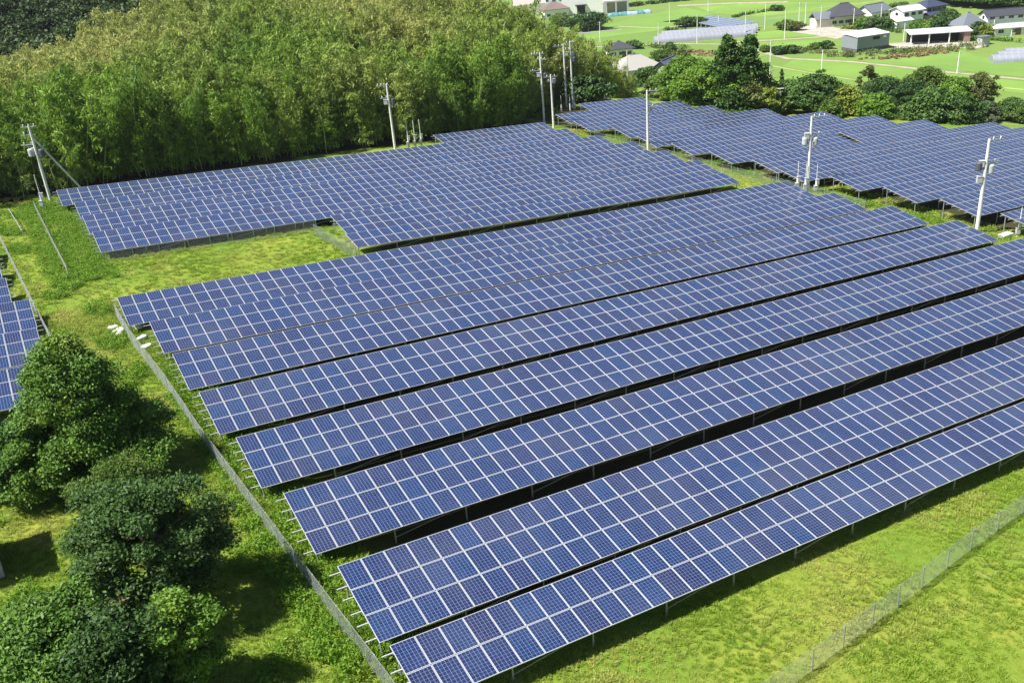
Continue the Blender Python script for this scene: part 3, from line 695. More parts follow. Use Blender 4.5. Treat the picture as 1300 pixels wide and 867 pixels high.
# trees below the hill and around the farm roofs
TF = [(732, 116, 82, 4.0, L_MID, 'leafy tree at the right foot of the bamboo'), (752, 112, 78, 4.2, L_DARK, 'dark tree behind the twin poles'), (775, 122, 92, 3.6, L_MID, 'rounded tree left of the pale pole'),
 (745, 130, 96, 3.4, L_DARK, 'dark tree just above the farthest solar row'), (790, 123, 100, 3.0, L_CONIF, 'dark bushy tree at the foot of the pale pole'), (822, 118, 84, 3.2, L_CONIF, 'dark pine-like tree before the pale hipped roof'), (834, 124, 100, 2.6, L_MID, 'small tree at the gable of the blue roof'),
 (846, 128, 110, 2.4, L_YEL, 'light green bush above the far solar rows'), (856, 124, 96, 2.6, L_BROAD, 'leafy tree hiding the wall under the blue roof'), (765, 92, 66, 2.6, L_DARK, 'dark tree left of the small black roofed house'), (805, 62, 52, 2.4, L_DARK, 'dark bush right of the small black roofed house'),
 (850, 74, 54, 2.4, L_MID, 'small tree right of the pale roof'), (838, 78, 64, 2.6, L_MID, 'bushy tree between the pale roof and the tunnels'), (864, 80, 62, 2.4, L_OLIVE, 'olive bush by the dry grass patch'), (712, 34, 18, 4.0, L_MID, 'tree left of the dark round trees'),
 (735, 40, 18, 4.6, L_DARK, 'left one of the dark round trees at the white building'), (752, 38, 15, 5.2, L_DARK, 'right one of the dark round trees at the white building'), (873, 34, 22, 3.6, L_DARK, 'left round tree behind the distant solar array'), (886, 33, 23, 3.4, L_DARK, 'right round tree behind the distant solar array'),
 (987, 14, 7, 2.4, L_DARK, 'lone tree in the far rice field'), (998, 38, 26, 3.2, L_MID, 'bush beside the pole with lamp'), (1008, 39, 28, 2.6, L_OLIVE, 'bush at the edge of the gravel yard'),
 (1100, 36, 22, 3.4, L_BROAD, 'round tree right of the dark farmhouse'), (1114, 38, 22, 3.2, L_DARK, 'dark tree before the small grey roofed house'), (1128, 37, 24, 3.0, L_DARK, 'dark garden tree left of the white roofed house'), (1140, 16, 4, 3.8, L_MID, 'tree behind the white roofed house'),
 (1168, 40, 26, 3.4, L_BROAD, 'garden tree in front of the navy roofed house'), (1183, 42, 26, 3.2, L_BROAD, 'garden tree right below the navy roofed house'), (1196, 42, 22, 3.4, L_DARK, 'tree left of the grey hipped house'), (1203, 30, 12, 3.4, L_DARK, 'dark tree between the navy house and the grey one'),
 (1243, 46, 28, 2.8, L_DARK, 'tall dark tree right of the grey hipped house'), (1250, 47, 32, 2.4, L_YEL, 'bright garden bush by the white annex'),
 (972, 66, 58, 1.6, L_MID, 'left bush on the bank below the paddy'), (990, 69, 59, 2.2, L_DARK, 'dark bush on the bank below the paddy'), (1004, 68, 58, 2.2, L_DARK, 'second dark bush on the bank below the paddy'), (1048, 62, 52, 1.8, L_DARK, 'bush at the left corner of the corrugated shed'), (1034, 63, 55, 1.4, L_MID, 'small bush left of the corrugated shed')]
for i, (px, by, ty, rd, m, lb) in enumerate(TF):
    x, y, z = gp(px, by); h = max(1.6, height_to(x, y, ty))
    tree(lb, x, y, h, rd, 'round', m, int(20 * rd), 70, max(.6, rd * .3), .34, .08, 90 + i, 'tree', 'tree', tr=.15)

# -- scattered plants that nobody could count
def scatter(name, label, cat, P, rot, sc, idx, protos):
    col = bpy.data.collections.new(name + '_sources')
    for i, me in enumerate(protos):
        o = bpy.data.objects.new('%s_form_%02d' % (name, i), me); col.objects.link(o)
    me = bpy.data.meshes.new(name); me.vertices.add(len(P)); me.vertices.foreach_set('co', np.asarray(P, np.float32).ravel())
    a = me.attributes.new('rot', 'FLOAT_VECTOR', 'POINT'); a.data.foreach_set('vector', np.asarray(rot, np.float32).ravel())
    a = me.attributes.new('scl', 'FLOAT', 'POINT'); a.data.foreach_set('value', np.asarray(sc, np.float32))
    a = me.attributes.new('idx', 'INT', 'POINT'); a.data.foreach_set('value', np.asarray(idx, np.int32))
    for m in protos[0].materials: me.materials.append(m)
    o = link(name, me); tag(o, label, cat, kind='stuff')
    g = bpy.data.node_groups.new(name + '_scatter', 'GeometryNodeTree')
    g.interface.new_socket('Geometry', in_out='INPUT', socket_type='NodeSocketGeometry'); g.interface.new_socket('Geometry', in_out='OUTPUT', socket_type='NodeSocketGeometry')
    N = g.nodes; L = g.links; gi = N.new('NodeGroupInput'); go = N.new('NodeGroupOutput')
    ci = N.new('GeometryNodeCollectionInfo'); ci.inputs['Collection'].default_value = col
    ci.inputs['Separate Children'].default_value = True; ci.inputs['Reset Children'].default_value = True
    ip = N.new('GeometryNodeInstanceOnPoints'); ip.inputs['Pick Instance'].default_value = True
    def attr(nm, ty):
        x = N.new('GeometryNodeInputNamedAttribute'); x.data_type = ty; x.inputs['Name'].default_value = nm; return x.outputs['Attribute']
    L.new(gi.outputs[0], ip.inputs['Points']); L.new(ci.outputs[0], ip.inputs['Instance'])
    L.new(attr('rot', 'FLOAT_VECTOR'), ip.inputs['Rotation']); L.new(attr('scl', 'FLOAT'), ip.inputs['Scale']); L.new(attr('idx', 'INT'), ip.inputs['Instance Index'])
    L.new(ip.outputs[0], go.inputs[0])
    md = o.modifiers.new('scatter', 'NODES'); md.node_group = g
    return o
L_BAMB = leafmat('bamboo_leaf', (.07, .16, .018), (.28, .43, .055), (.43, .44, .14), .035, .35, .42, .70, north=.58)
M_CULM = mat('bamboo_culm', (.30, .33, .12), .6)
M_DEAD = mat('dry_culm', (.66, .60, .42), .7)
def bamboo_mesh(k):
    bare = k >= 6
    g = np.random.default_rng(100 + k); h = 9.0; lean = g.uniform(.4, 1.6); mb = MB(); n = 9
    if bare: lean *= 1.6
    def at(t): return np.array([lean * t ** 2.6 * 1.4, 0.15 * math.sin(t * 3 + k), h * (t - .06 * t ** 4)])
    for i in range(n):
        a, b = i / n, (i + 1) / n; mb.tube(at(a), at(b), .06 * (1 - .6 * a), .06 * (1 - .6 * b), 4, False)
    cme = mb.v, mb.f
    Pc = []; cl = 46
    for c in range(cl):
        t = .10 + .90 * (c + g.uniform()) / cl; ctr = at(t); rr = (1.75 * (1 - t) ** .8 * min(1, .45 + t * 2.2) + .14) * (.55 if bare else 1)
        th = g.uniform(0, 2 * math.pi); d = np.array([math.cos(th), math.sin(th), -.12]); e = ctr + d * rr * g.uniform(.35, 1)
        m = 15; Pc.append(e + g.normal(size=(m, 3)) * np.array([.26, .26, .15]))
    Pc = np.concatenate(Pc); V, Fq = leaves(Pc, .25, .24, .4, k, None, 1.8)
    if bare: V = V[-4 * 120:]; Fq = Fq[:120]
    nv = len(mb.v); V2 = np.concatenate([np.array(mb.v), V]); F2 = np.concatenate([np.array(mb.f), Fq + nv])
    mi = np.concatenate([np.full(len(mb.f), 1), np.zeros(len(Fq), int)])
    return raw('bamboo', V2, F2, [L_BAMB, M_DEAD if bare else M_CULM], mi)
def fill(area, xr, yr, ok, seed):
    g = np.random.default_rng(seed); n = int((xr[1] - xr[0]) * (yr[1] - yr[0]) / area)
    x = g.uniform(*xr, n); y = g.uniform(*yr, n); m = ok(x, y); return x[m], y[m], g
def bam_ok(x, y):
    z = gz(x, y); hb = hill_base(x)
    return (y > hb + 1.9) & (y < 203) & (z > -15.5) & (x > -22 + (y - 108) * -.1) & (x < 124)
x, y, g = fill(1.25, (-30, 135), (106, 204), bam_ok, 5)
n = len(x); z = gz(x, y)
sc = g.choice([.65, .85, 1.0, 1.12, 1.28], n) * g.uniform(.92, 1.08, n) * (1 - .12 * sst(0, 1, (y - 150) / 60))
edge = np.clip((y - hill_base(x)) / 5, 0, 1); sc *= .72 + .28 * edge
sc *= (1 + .17 * np.sin(x * .55 + 2 * np.sin(y * .33)) * np.sin(y * .47 + 1.5 * np.sin(x * .29))) * (1 - .22 * sst(92, 112, x))
rot = np.stack([g.normal(0, .11, n), g.normal(0, .11, n), g.uniform(0, 6.28, n)], 1)
scatter('bamboo_grove', 'dense bamboo grove covering the hillside behind the panels', 'bamboo', np.stack([x, y, z - .1], 1), rot, sc, np.where(g.uniform(size=n) < .03 + .36 * sst(128, 165, y), g.integers(6, 9, n), g.integers(0, 6, n)), [bamboo_mesh(k) for k in range(9)])
def forest_mesh(k, m):
    P, cs, d = crown_points(1.2, 8.2, 3.0, 'round', 60, 34, 1.0, 300 + k); V, Fq = leaves(P, .30, .6, .6, k, d); return raw('forest', V, Fq, m)
L_FOR = leafmat('forest_leaf', (.025, .055, .014), (.065, .11, .026), (.055, .09, .024), .06, .2)
def for_ok(x, y): return (((y > 204) & (x < 46 + (y - 204) * .1)) | ((y > 196) & (y < 214) & (x > 70) & (x < 122))) & (gz(x, y) > -20)
x, y, g = fill(9.0, (-60, 130), (200, 330), for_ok, 6); n = len(x)
scatter('hill_forest', 'dark evergreen forest behind the bamboo at the top left', 'forest', np.stack([x, y, gz(x, y) - .3], 1), np.stack([0 * x, 0 * x, g.uniform(0, 6.28, n)], 1), g.uniform(.8, 1.35, n) * np.where(x > 60, 1.25, 1), g.integers(0, 5, n), [forest_mesh(k, L_FOR) for k in range(5)])
# wood behind the village
P0 = np.array(gp(1185, 8)); P1 = np.array(gp(1330, 18)); g = np.random.default_rng(9); n = 420
u = g.uniform(-.05, 1.1, n)[:, None]; dd = g.uniform(0, 90, n)[:, None]; nv = (P0 - CAM)[:2]; nv /= np.linalg.norm(nv)
XY = P0[:2] + (P1 - P0)[:2] * u + nv * dd
L_FOR2 = leafmat('wood_leaf', (.055, .12, .025), (.13, .22, .045), (.18, .24, .04), .05, .25)
scatter('village_wood', 'green wood behind the houses at the top right', 'wood', np.column_stack([XY, gz(XY[:, 0], XY[:, 1])]), np.stack([0 * u[:, 0], 0 * u[:, 0], g.uniform(0, 6.28, n)], 1), g.uniform(.8, 1.4, n), g.integers(0, 4, n), [forest_mesh(20 + k, L_FOR2) for k in range(4)])
# hedge strips and reed banks in the plain
def bank(name, label, cat, pix, width, m, size, dens, leafsz=.3):
    P = [np.array(gp(*p)) for p in pix]; g = np.random.default_rng(abs(hash(label)) % 99 if False else len(label)); pts = []
    for a, b in zip(P[:-1], P[1:]):
        n = int(np.linalg.norm(b - a) * width * dens); t = g.uniform(0, 1, n)[:, None]
        q = a[:2] + (b - a)[:2] * t + g.uniform(-width / 2, width / 2, (n, 2)); pts.append(q)
    q = np.concatenate(pts); n = len(q); zz = gz(q[:, 0], q[:, 1])
    d = g.normal(size=(n * 40, 3)) * np.array([size * .6, size * .6, size * .4]); c = np.repeat(np.column_stack([q, zz + size * .5]), 40, 0) + d
    c[:, 2] = np.maximum(c[:, 2], np.repeat(zz, 40) + .05)
    V, Fq = leaves(c, leafsz, .5, .5, 3); tag(link(name, raw(name, V, Fq, m)), label, cat, kind='stuff')
L_DRY = leafmat('dry_reed', (.30, .20, .10), (.42, .33, .18), None, .1, .3)
L_REED = leafmat('green_reed', (.12, .17, .05), (.22, .26, .09), (.28, .25, .12), .08, .3)
bank('reed_bank', 'green reeds in front of the corrugated shed', 'reeds', [(1055, 72), (1100, 70), (1170, 66), (1238, 60)], 7, L_REED, 1.0, .30)
bank('dry_grass_bank', 'brown dry grass strip between reeds and paddy', 'dry grass', [(1095, 76), (1150, 73), (1210, 66)], 4, L_DRY, .5, .5)
bank('roadside_scrub', 'scrub along the left part of the farm road', 'scrub', [(990, 62), (1030, 66), (1055, 68)], 5, L_REED, .8, .3)
bank('garden_hedge', 'clipped hedge before the village houses', 'hedge', [(1160, 45), (1200, 47), (1240, 50), (1300, 54)], 2.0, L_BROAD, .9, .8)
bank('farm_hedge', 'bright clipped hedge below the dark farmhouse', 'hedge', [(1061, 37), (1089, 37)], 1.8, L_YEL, .9, 1.0)
bank('dark_hedge', 'dark hedge right of the farmhouse', 'hedge', [(1092, 39), (1140, 42)], 2.4, L_DARK, 1.0, .8)
bank('far_hedge', 'long dark hedge behind the teal tarps', 'hedge', [(798, 9), (840, 4), (900, -2)], 3, L_DARK, 1.3, .4, .5)
bank('field_scrub', 'thin scrub line crossing the far rice fields', 'scrub', [(930, 23), (945, 20), (965, 16), (980, 14)], 2.0, L_MID, .8, .5, .4)
bank('tunnel_scrub', 'weeds between the white tunnels and the distant solar array', 'weeds', [(845, 38), (880, 40), (925, 43), (960, 40)], 2.5, L_MID, .7, .5, .35)
bank('farm_scrub', 'bushes and weeds along the road behind the pale roof', 'scrub', [(800, 60), (830, 60), (862, 62)], 6, L_MID, 1.0, .25)
bank('dry_patch', 'dry grass patch beside the conifers', 'dry grass', [(868, 66), (890, 68), (903, 70)], 8, L_DRY, .4, .5)
bank('slope_scrub', 'low scrub on the bank behind the right field', 'scrub', [(985, 132), (1040, 134), (1100, 138), (1180, 142), (1300, 140)], 12, L_MID, 1.1, .12)
bank('weed_belt', 'leafy weeds at the foot of the bamboo by the far posts', 'weeds', [(640, 158), (690, 146), (715, 128), (760, 124), (820, 122)], 4, L_MID, .7, .35, .2)

# -- grass tufts
L_GRASS = leafmat('meadow_grass', (.19, .34, .035), (.36, .46, .06), (.50, .50, .14), .22, .35, .45, .66)
def tuft_mesh(k):
    g = np.random.default_rng(500 + k); n = 34; V = []; Fq = []
    for i in range(n):
        th = g.uniform(0, 6.283); r = g.uniform(0, .16); b = np.array([r * math.cos(th), r * math.sin(th), 0]); L = g.uniform(.08, .22)
        d = np.array([math.cos(th) * g.uniform(.2, .9), math.sin(th) * g.uniform(.2, .9), 1]); d /= np.linalg.norm(d); s = np.cross(d, (math.sin(th * 3), math.cos(th * 3), .1)); s *= .014 / np.linalg.norm(s)
        o = len(V); V += [b - s, b + s, b + d * L * .6 + s * .8, b + d * L * .6 - s * .8, b + d * L + np.array([d[0], d[1], -.4]) * L * .35]; Fq += [(o, o+1, o+2, o+3), (o+3, o+2, o+4, o+4)]
    return V, Fq
def tuft(k):
    V, Fq = tuft_mesh(k); me = bpy.data.meshes.new('tuft'); me.from_pydata([tuple(v) for v in V], [], [tuple(dict.fromkeys(f)) for f in Fq]); me.materials.append(L_GRASS); me.update(); return me
tufts = [tuft(k) for k in range(6)]
def in_view(x, y, mg=40):
    d = np.stack([x, y, gz(x, y)], 1) - CAM; k = d @ FW; px = 650 + F_PX * (d @ RT) / k; py = 433.5 - F_PX * (d @ UP) / k
    return (k > 1) & (px > -mg) & (px < 1300 + mg) & (py > -mg) & (py < 867 + mg)
def grass_ok(x, y):
    return in_view(x, y) & ~((x > 9.5) & (y > 23.6) & (y < 70)) & (y < 72)
x, y, g = fill(.035, (-16, 75), (10, 72), grass_ok, 12)
x2, y2, _ = fill(.16, (-16, 78), (66, 112), lambda x, y: in_view(x, y) & ((x < 8) | ((x < 26) & (y < 84) & (y > 68)) | ((x > 69) & (x < 78))), 13)
x3, y3, _ = fill(.16, (68, 80), (46, 70), in_view, 14)
x = np.concatenate([x, x2, x3]); y = np.concatenate([y, y2, y3]); n = len(x)
pat = .5 + .5 * np.sin(x * .35 + 2 * np.sin(y * .21)) * np.sin(y * .31 + x * .12)
sc = g.uniform(.45, 1.0, n) * (.75 + .35 * pat); sc *= np.where(y > 66, 1.5, 1)
inner = (x > 6.2) & (y > 26) & (y < 70); sc *= np.where(inner, 1.9, 1)
print('tufts', n)
scatter('meadow_grass', 'bright mown meadow grass around the panels', 'grass', np.stack([x, y, gz(x, y)], 1), np.stack([g.normal(0, .1, n), g.normal(0, .1, n), g.uniform(0, 6.28, n)], 1), sc, g.integers(0, 6, n), tufts)
# taller weeds: at the fence foot, row ends, and in the strip
def weed(k):
    g = np.random.default_rng(700 + k); P = g.normal(size=(70, 3)) * np.array([.2, .2, .12]) + np.array([0, 0, .24]); P[:, 2] = np.maximum(P[:, 2], .03)
    V, Fq = leaves(P, .065, .5, .7, k); return raw('weed', V, Fq, L_WEED)
L_WEED = leafmat('weed_leaf', (.115, .25, .02), (.23, .38, .035), (.25, .36, .05), .5, .35)
def weed_ok(x, y):
    f = .5 + .5 * np.sin(x * .8 + 1.7 * np.sin(y * .37)) * np.sin(y * .5 + 1.2 * np.sin(x * .6))
    return in_view(x, y) & (((x > 5.4) & (x < 8.6) & (y > 24) & (y < 57)) | ((f > .80) & (x < 5) & (y > 20)) | ((x > 1.5) & (x < 6.5) & (y > 78) & (y < 107)) | ((x > 74) & (x < 76.5) & (f > .45)))
x, y, g = fill(.12, (-12, 78), (10, 108), weed_ok, 21); n = len(x); print('weeds', n)
scatter('tall_weeds', 'taller leafy weeds along the fence and row ends', 'weeds', np.stack([x, y, gz(x, y)], 1), np.stack([0 * x, 0 * x, g.uniform(0, 6.28, n)], 1), g.uniform(.5, 1.2, n), g.integers(0, 4, n), [weed(k) for k in range(4)])

# ------------------------------------------------------------------ sacks by the fence corner
def sack(label, px, py, L, yaw, seed, hh=.28):
    g = random.Random(seed); x, y, z = gp(px, py); me = bpy.data.meshes.new('sack'); import bmesh
    bm = bmesh.new(); bmesh.ops.create_cube(bm, size=1); bmesh.ops.subdivide_edges(bm, edges=bm.edges[:], cuts=5, use_grid_fill=True)
    for v in bm.verts:
        p = v.co * 2; q = 1 - .28 * (p.x ** 2 * p.y ** 2); r = p.copy()
        th = .35 + .65 * math.sqrt(max(0, 1 - .85 * max(abs(p.x), abs(p.y)) ** 3))
        v.co = Vector((r.x * L / 2 * q, r.y * L * .3 * q * (1 - .15 * abs(r.x) ** 3), r.z * hh / 2 * th)) + Vector((g.uniform(-1, 1), g.uniform(-1, 1), g.uniform(-1, 1))) * .018
    bm.to_mesh(me); bm.free(); me.materials.append(M_SACK)
    for pl in me.polygons: pl.use_smooth = True
    o = link('sack', me, None, (x, y, z + hh * .42)); o.rotation_euler = (g.uniform(-.1, .1), g.uniform(-.15, .15), yaw)
    tag(o, label, 'sack', 'white sacks by the fence corner')
sack('long white sack lying outside the fence corner', 150, 424, 1.35, .9, 1)
sack('small white sack behind the long one outside the fence', 144, 418, .7, -.3, 2)
sack('large white sack just inside the fence, nearest to the panel corner', 172, 414, 1.1, 2.0, 3, .4)
sack('white sack second below the panel corner inside the fence', 181, 431, .8, .5, 4)
sack('flat white sack farthest down the inside of the fence', 186, 441, .75, .2, 5, .2)
sack('white sack beside the big one under the panel edge', 178, 417, .7, -.6, 6)
def slab(label, px, py):
    x, y, z = gp(px, py); mb = MB(); mb.box((0, 0, .2), (1.3, .6, .4)); mb.box((0, 0, .43), (1.36, .66, .05))
    o = mb.build('concrete_block', mat('pale_concrete', (.68, .68, .66), .8, noise=(3, .1))); o.location = (x, y, z); tag(o, label, 'concrete block')
slab('pale concrete block beside the service post at the right edge', 1276, 303)

# ------------------------------------------------------------------ buildings
M_WALLW = mat('white_render', (.86, .86, .84), .8, noise=(.8, .05)); M_WALLC = mat('cream_render', (.66, .60, .50), .8, noise=(.8, .08)); M_WALLG = mat('grey_render', (.45, .45, .45), .8)
M_WOOD = mat('brown_boards', (.20, .12, .08), .8, noise=(2, .2)); M_GLASS = mat('window_glass', (.03, .04, .05), .1); M_WHITEROOF = mat('white_sheet_roof', (.62, .65, .68), .5, noise=(.5, .05))
M_DARK = mat('shed_interior', (.03, .03, .035), .9)
def tile(name, c, sc=3.0):
    m = bpy.data.materials.new(name); m.use_nodes = True; n = m.node_tree.nodes; l = m.node_tree.links; b = n['Principled BSDF']
    tc = n.new('ShaderNodeTexCoord'); wv = n.new('ShaderNodeTexWave'); wv.inputs['Scale'].default_value = sc; wv.inputs['Distortion'].default_value = .4; l.new(tc.outputs['Object'], wv.inputs['Vector'])
    col = mixrgb(n, l, wv.outputs['Fac'], [k * .8 for k in c], [k * 1.2 for k in c]); l.new(col, b.inputs['Base Color']); b.inputs['Roughness'].default_value = .5
    bu = n.new('ShaderNodeBump'); bu.inputs['Strength'].default_value = .4; bu.inputs['Distance'].default_value = .05; l.new(wv.outputs['Fac'], bu.inputs['Height']); l.new(bu.outputs[0], b.inputs['Normal'])
    return m
M_TDARK = tile('charcoal_tile', (.06, .062, .075)); M_TNAVY = tile('navy_tile', (.05, .06, .11)); M_TGREY = tile('grey_tile', (.16, .18, .21)); M_TPALE = tile('pale_tile', (.38, .37, .34)); M_TBLUE = tile('blue_grey_tile', (.11, .125, .19)); M_TPINK = tile('faded_pink_tile', (.46, .40, .37)); M_TBROWN = tile('brown_tile', (.20, .14, .13))
def hiproof(mb, w, d, z, h, ov=.7, ridge=.5, th=.18, cx=0, cy=0):
    W, D = w / 2 + ov, d / 2 + ov; r = max(.01, W - D * (1 if ridge is None else ridge * 2)); P = []
    for k in (0, th): P += [(cx-W, cy-D, z+k), (cx+W, cy-D, z+k), (cx+W, cy+D, z+k), (cx-W, cy+D, z+k)]
    P += [(cx-r, cy, z+h+th), (cx+r, cy, z+h+th)]
    mb.poly(P, [(0,3,2,1), (0,1,5,4), (1,2,6,5), (2,3,7,6), (3,0,4,7), (4,5,9,8), (5,6,9), (6,7,8,9), (7,4,8)])
def gableroof(mb, w, d, z, h, ov=.6, th=.16, cx=0, cy=0):
    W, D = w / 2 + ov, d / 2 + ov; P = []
    for k in (0, th): P += [(cx-W, cy-D, z+k-.1), (cx+W, cy-D, z+k-.1), (cx+W, cy+D, z+k-.1), (cx-W, cy+D, z+k-.1), (cx-W, cy, z+h+k), (cx+W, cy, z+h+k)]
    mb.poly(P, [(0,4,5,1), (3,2,5,4), (6,7,11,10), (9,10,11,8), (0,1,7,6), (1,5,11,7), (5,2,8,11), (2,3,9,8), (3,4,10,9), (4,0,6,10)])
def windows(t, w, d, zs, n, ww=1.6, wh=1.1, skip=()):
    for z in zs:
        for i in range(n):
            if (i, z) in skip: continue
            x = -w / 2 + w * (i + .5) / n
            mb = MB(); mb.box((x, -d / 2 - .03, z), (ww, .08, wh)); f = mb.build('window', M_WALLG, t)
            m2 = MB()
            for k in (-1, 1): m2.box((x + k * ww * .24, -d / 2 - .085, z), (ww * .42, .03, wh * .82))
            m2.build('pane', M_GLASS, f)
    for z in zs:
        mb = MB(); mb.box((w / 2 + .03, 0, z), (.08, ww, wh)); f = mb.build('window', M_WALLG, t); m2 = MB(); m2.box((w / 2 + .085, 0, z), (.03, ww * .8, wh * .8)); m2.build('pane', M_GLASS, f)
        mb = MB(); mb.box((-w / 2 - .03, 0, z), (.08, ww, wh)); f = mb.build('window', M_WALLG, t); m2 = MB(); m2.box((-w / 2 - .085, 0, z), (.03, ww * .8, wh * .8)); m2.build('pane', M_GLASS, f)
def house(label, px, py, w, d, wall, rh, rm, wm, yaw=0.0, kind='hip', wing=None, nw=4, floors=1, lower=None):
    x, y, z = gp(px, py); t = thing('house', label, 'house', (x, y, z), IR + yaw, 'farm village houses')
    mb = MB(); mb.box((0, 0, wall / 2 - .3), (w, d, wall + .6))
    if kind == 'gable':
        mb.poly([(-w/2, -d/2, wall), (-w/2, d/2, wall), (-w/2, 0, wall+rh*.95), (w/2, -d/2, wall), (w/2, d/2, wall), (w/2, 0, wall+rh*.95)], [(0, 1, 2)[::-1], (3, 4, 5)])
    mb.build('wall', wm, t); mr = MB()
    (gableroof if kind == 'gable' else hiproof)(mr, w, d, wall, rh)
    rf = mr.build('roof', rm, t)
    m3 = MB(); L = w / 2 if kind == 'gable' else max(.4, w / 2 - d / 2); m3.box((0, 0, wall + rh + .2), (L * 2, .35, .22)); m3.build('ridge_cap', rm, rf)
    if wing:
        wx, wy, ww, wd, wh, wr, wrm = wing
        mb = MB(); mb.box((wx, wy, wh / 2 - .3), (ww, wd, wh + .6)); mb.build('wing_wall', wm, t); mb = MB(); gableroof(mb, ww, wd, wh, wr, .5, cx=wx, cy=wy); mb.build('wing_roof', wrm, t)
    windows(t, w, d, [1.4 + 2.8 * k for k in range(floors)], nw)
    mb = MB(); mb.box((w * .12, -d / 2 - .04, 1.0), (1.6, .12, 2.0)); mb.build('door', M_WOOD, t)
    return t
house('large farmhouse with charcoal hipped roof beside the gravel yard', 1070, 31, 11.5, 8.4, 3.2, 3.8, M_TDARK, M_WALLC, .05, 'hip', (-8.2, -.6, 5.5, 7, 2.8, 1.9, M_TGREY), 5)
house('small house with grey roof and white gable behind the farmhouse', 1108, 25, 9, 7, 3.0, 2.2, M_TGREY, M_WALLW, .5, 'gable', None, 3)
house('two storey house with white sheet roofs', 1150, 33, 8, 6.5, 5.2, 1.2, M_WHITEROOF, M_WALLW, .3, 'gable', (-5, -3, 6, 5, 2.6, .9, M_WHITEROOF), 3, 2)
house('two storey house with navy hipped roof', 1177, 27, 8.6, 7.4, 5.0, 2.0, M_TNAVY, M_WALLG, .4, 'hip', (-1, -4.6, 8.5, 3.2, 2.7, .8, M_TNAVY), 4, 2)
house('grey hipped roof house in the middle of the village', 1227, 43, 8.2, 7.5, 2.6, 3.6, M_TGREY, M_WALLC, .2, 'hip', None, 3)
house('long white walled house with dark roof at the right edge', 1270, 38, 11.5, 6, 4.6, 1.6, M_TDARK, M_WALLW, -.02, 'gable', None, 4, 2)
house('low annex with white roof in front of the long white house', 1282, 44, 11.5, 4.5, 2.4, .7, M_WHITEROOF, M_WALLW, -.02, 'gable', None, 3)
house('small black roofed house at the foot of the hill', 786, 72, 7.6, 7, 2.7, 2.0, M_TDARK, M_WALLW, .12, 'hip', None, 3)
house('large pale hipped roof partly hidden by trees', 806, 98, 13.5, 10.5, 2.8, 3.4, M_TPALE, M_WALLC, .25, 'hip', None, 4)
house('house with blue grey roof beside the broad rounded tree', 848, 108, 8.5, 7, 4.2, 2.8, M_TBLUE, M_WALLG, 1.0, 'gable', None, 2)
house('house with faded pink roof at the top behind the bamboo', 672, 18, 14, 9, 4.6, 3.0, M_TPINK, M_WALLW, .1, 'gable', None, 4)
house('small brown hipped roof house behind the bamboo top', 704, 22, 11, 9, 3.6, 2.8, M_TBROWN, M_WALLW, .2, 'hip', None, 3)
house('pale blue two storey house beside the white hall', 700, 11, 20, 10, 8.5, 2.5, M_TBLUE, mat('pale_blue_render', (.55, .63, .70), .8), -.1, 'gable', None, 6, 3)
def hall():
    x, y, z = gp(748, 19); t = thing('white_hall', 'big white factory hall at the top of the photo', 'hall', (x, y, z), IR - .06)
    mb = MB(); mb.box((-2, 9, 5.0), (20, 18, 11)); mb.build('wall', M_WALLW, t)
    mb = MB(); mb.box((-2, 9, 10.7), (20.8, 18.8, .5)); mb.build('roof', M_WHITEROOF, t)
    mb = MB(); mb.box((-3.5, -.06, 2.2), (3.6, .16, 3.6)); mb.build('door', M_DARK, t)
    mb = MB(); mb.box((-3.5, -.9, 4.4), (5.2, 1.9, .35)); mb.build('canopy', M_TDARK, t)
    for k in range(4): mb = MB(); mb.box((-9.2 + k * 4.6, -.06, 8.3), (1.8, .14, 1.0)); mb.build('window', M_GLASS, t)
    x, y, z = gp(783, 19); t = thing('open_warehouse', 'open sided warehouse frame right of the white hall', 'warehouse', (x, y, z), IR - .06)
    mb = MB(); mb.box((0, 5, 5.6), (11, 10, .6)); mb.build('roof', M_WALLG, t)
    for xx in (-5.1, -.2, 4.9): mb = MB(); mb.box((xx, .3, 2.6), (.7 + (.9 if xx < -5 else 0), .6, 5.4)); mb.build('column', M_WALLG, t)
    mb = MB(); mb.box((0, 9.7, 2.6), (11, .4, 5.4)); mb.build('back_wall', M_WALLC, t)
hall()
def tarps():
    M1 = mat('teal_tarp', (.10, .26, .29), .5, noise=(.8, .3), bump=(2, .8, .2)); M2 = mat('pale_blue_tarp', (.30, .42, .50), .5, noise=(.8, .2)); g = random.Random(3)
    for i, (px, py, L, m, lb) in enumerate([(779, 21, 5, M1, 'leftmost teal covered pile by the open warehouse'), (790, 20, 6, M1, 'second teal covered pile from the left'), (802, 19, 6, M2, 'pale blue covered pile in the middle of the row'), (811, 18, 5, M1, 'teal covered pile right of the pale blue one'), (820, 17, 5, M2, 'rightmost pale blue covered pile at the field edge')]):
        x, y, z = gp(px, py); V = []; n = 14; m_ = 8
        for j in range(m_ + 1):
            for k in range(n + 1):
                a = math.pi * j / m_; u = k / n * 2 - 1; e = (1 - abs(u) ** 4) ** .5
                V.append((u * L / 2, -math.cos(a) * 1.5 * (.6 + .4 * e), math.sin(a) * 1.5 * (.25 + .75 * e) * (1 + .12 * g.uniform(-1, 1))))
        F = [(j*(n+1)+k, j*(n+1)+k+1, (j+1)*(n+1)+k+1, (j+1)*(n+1)+k) for j in range(m_) for k in range(n)]
        o = link('covered_pile', raw('covered_pile', V, F, m, smooth=True), None, (x, y, z)); o.rotation_euler = (0, 0, IR); tag(o, lb, 'covered pile', 'tarp covered piles by the warehouse')
tarps()
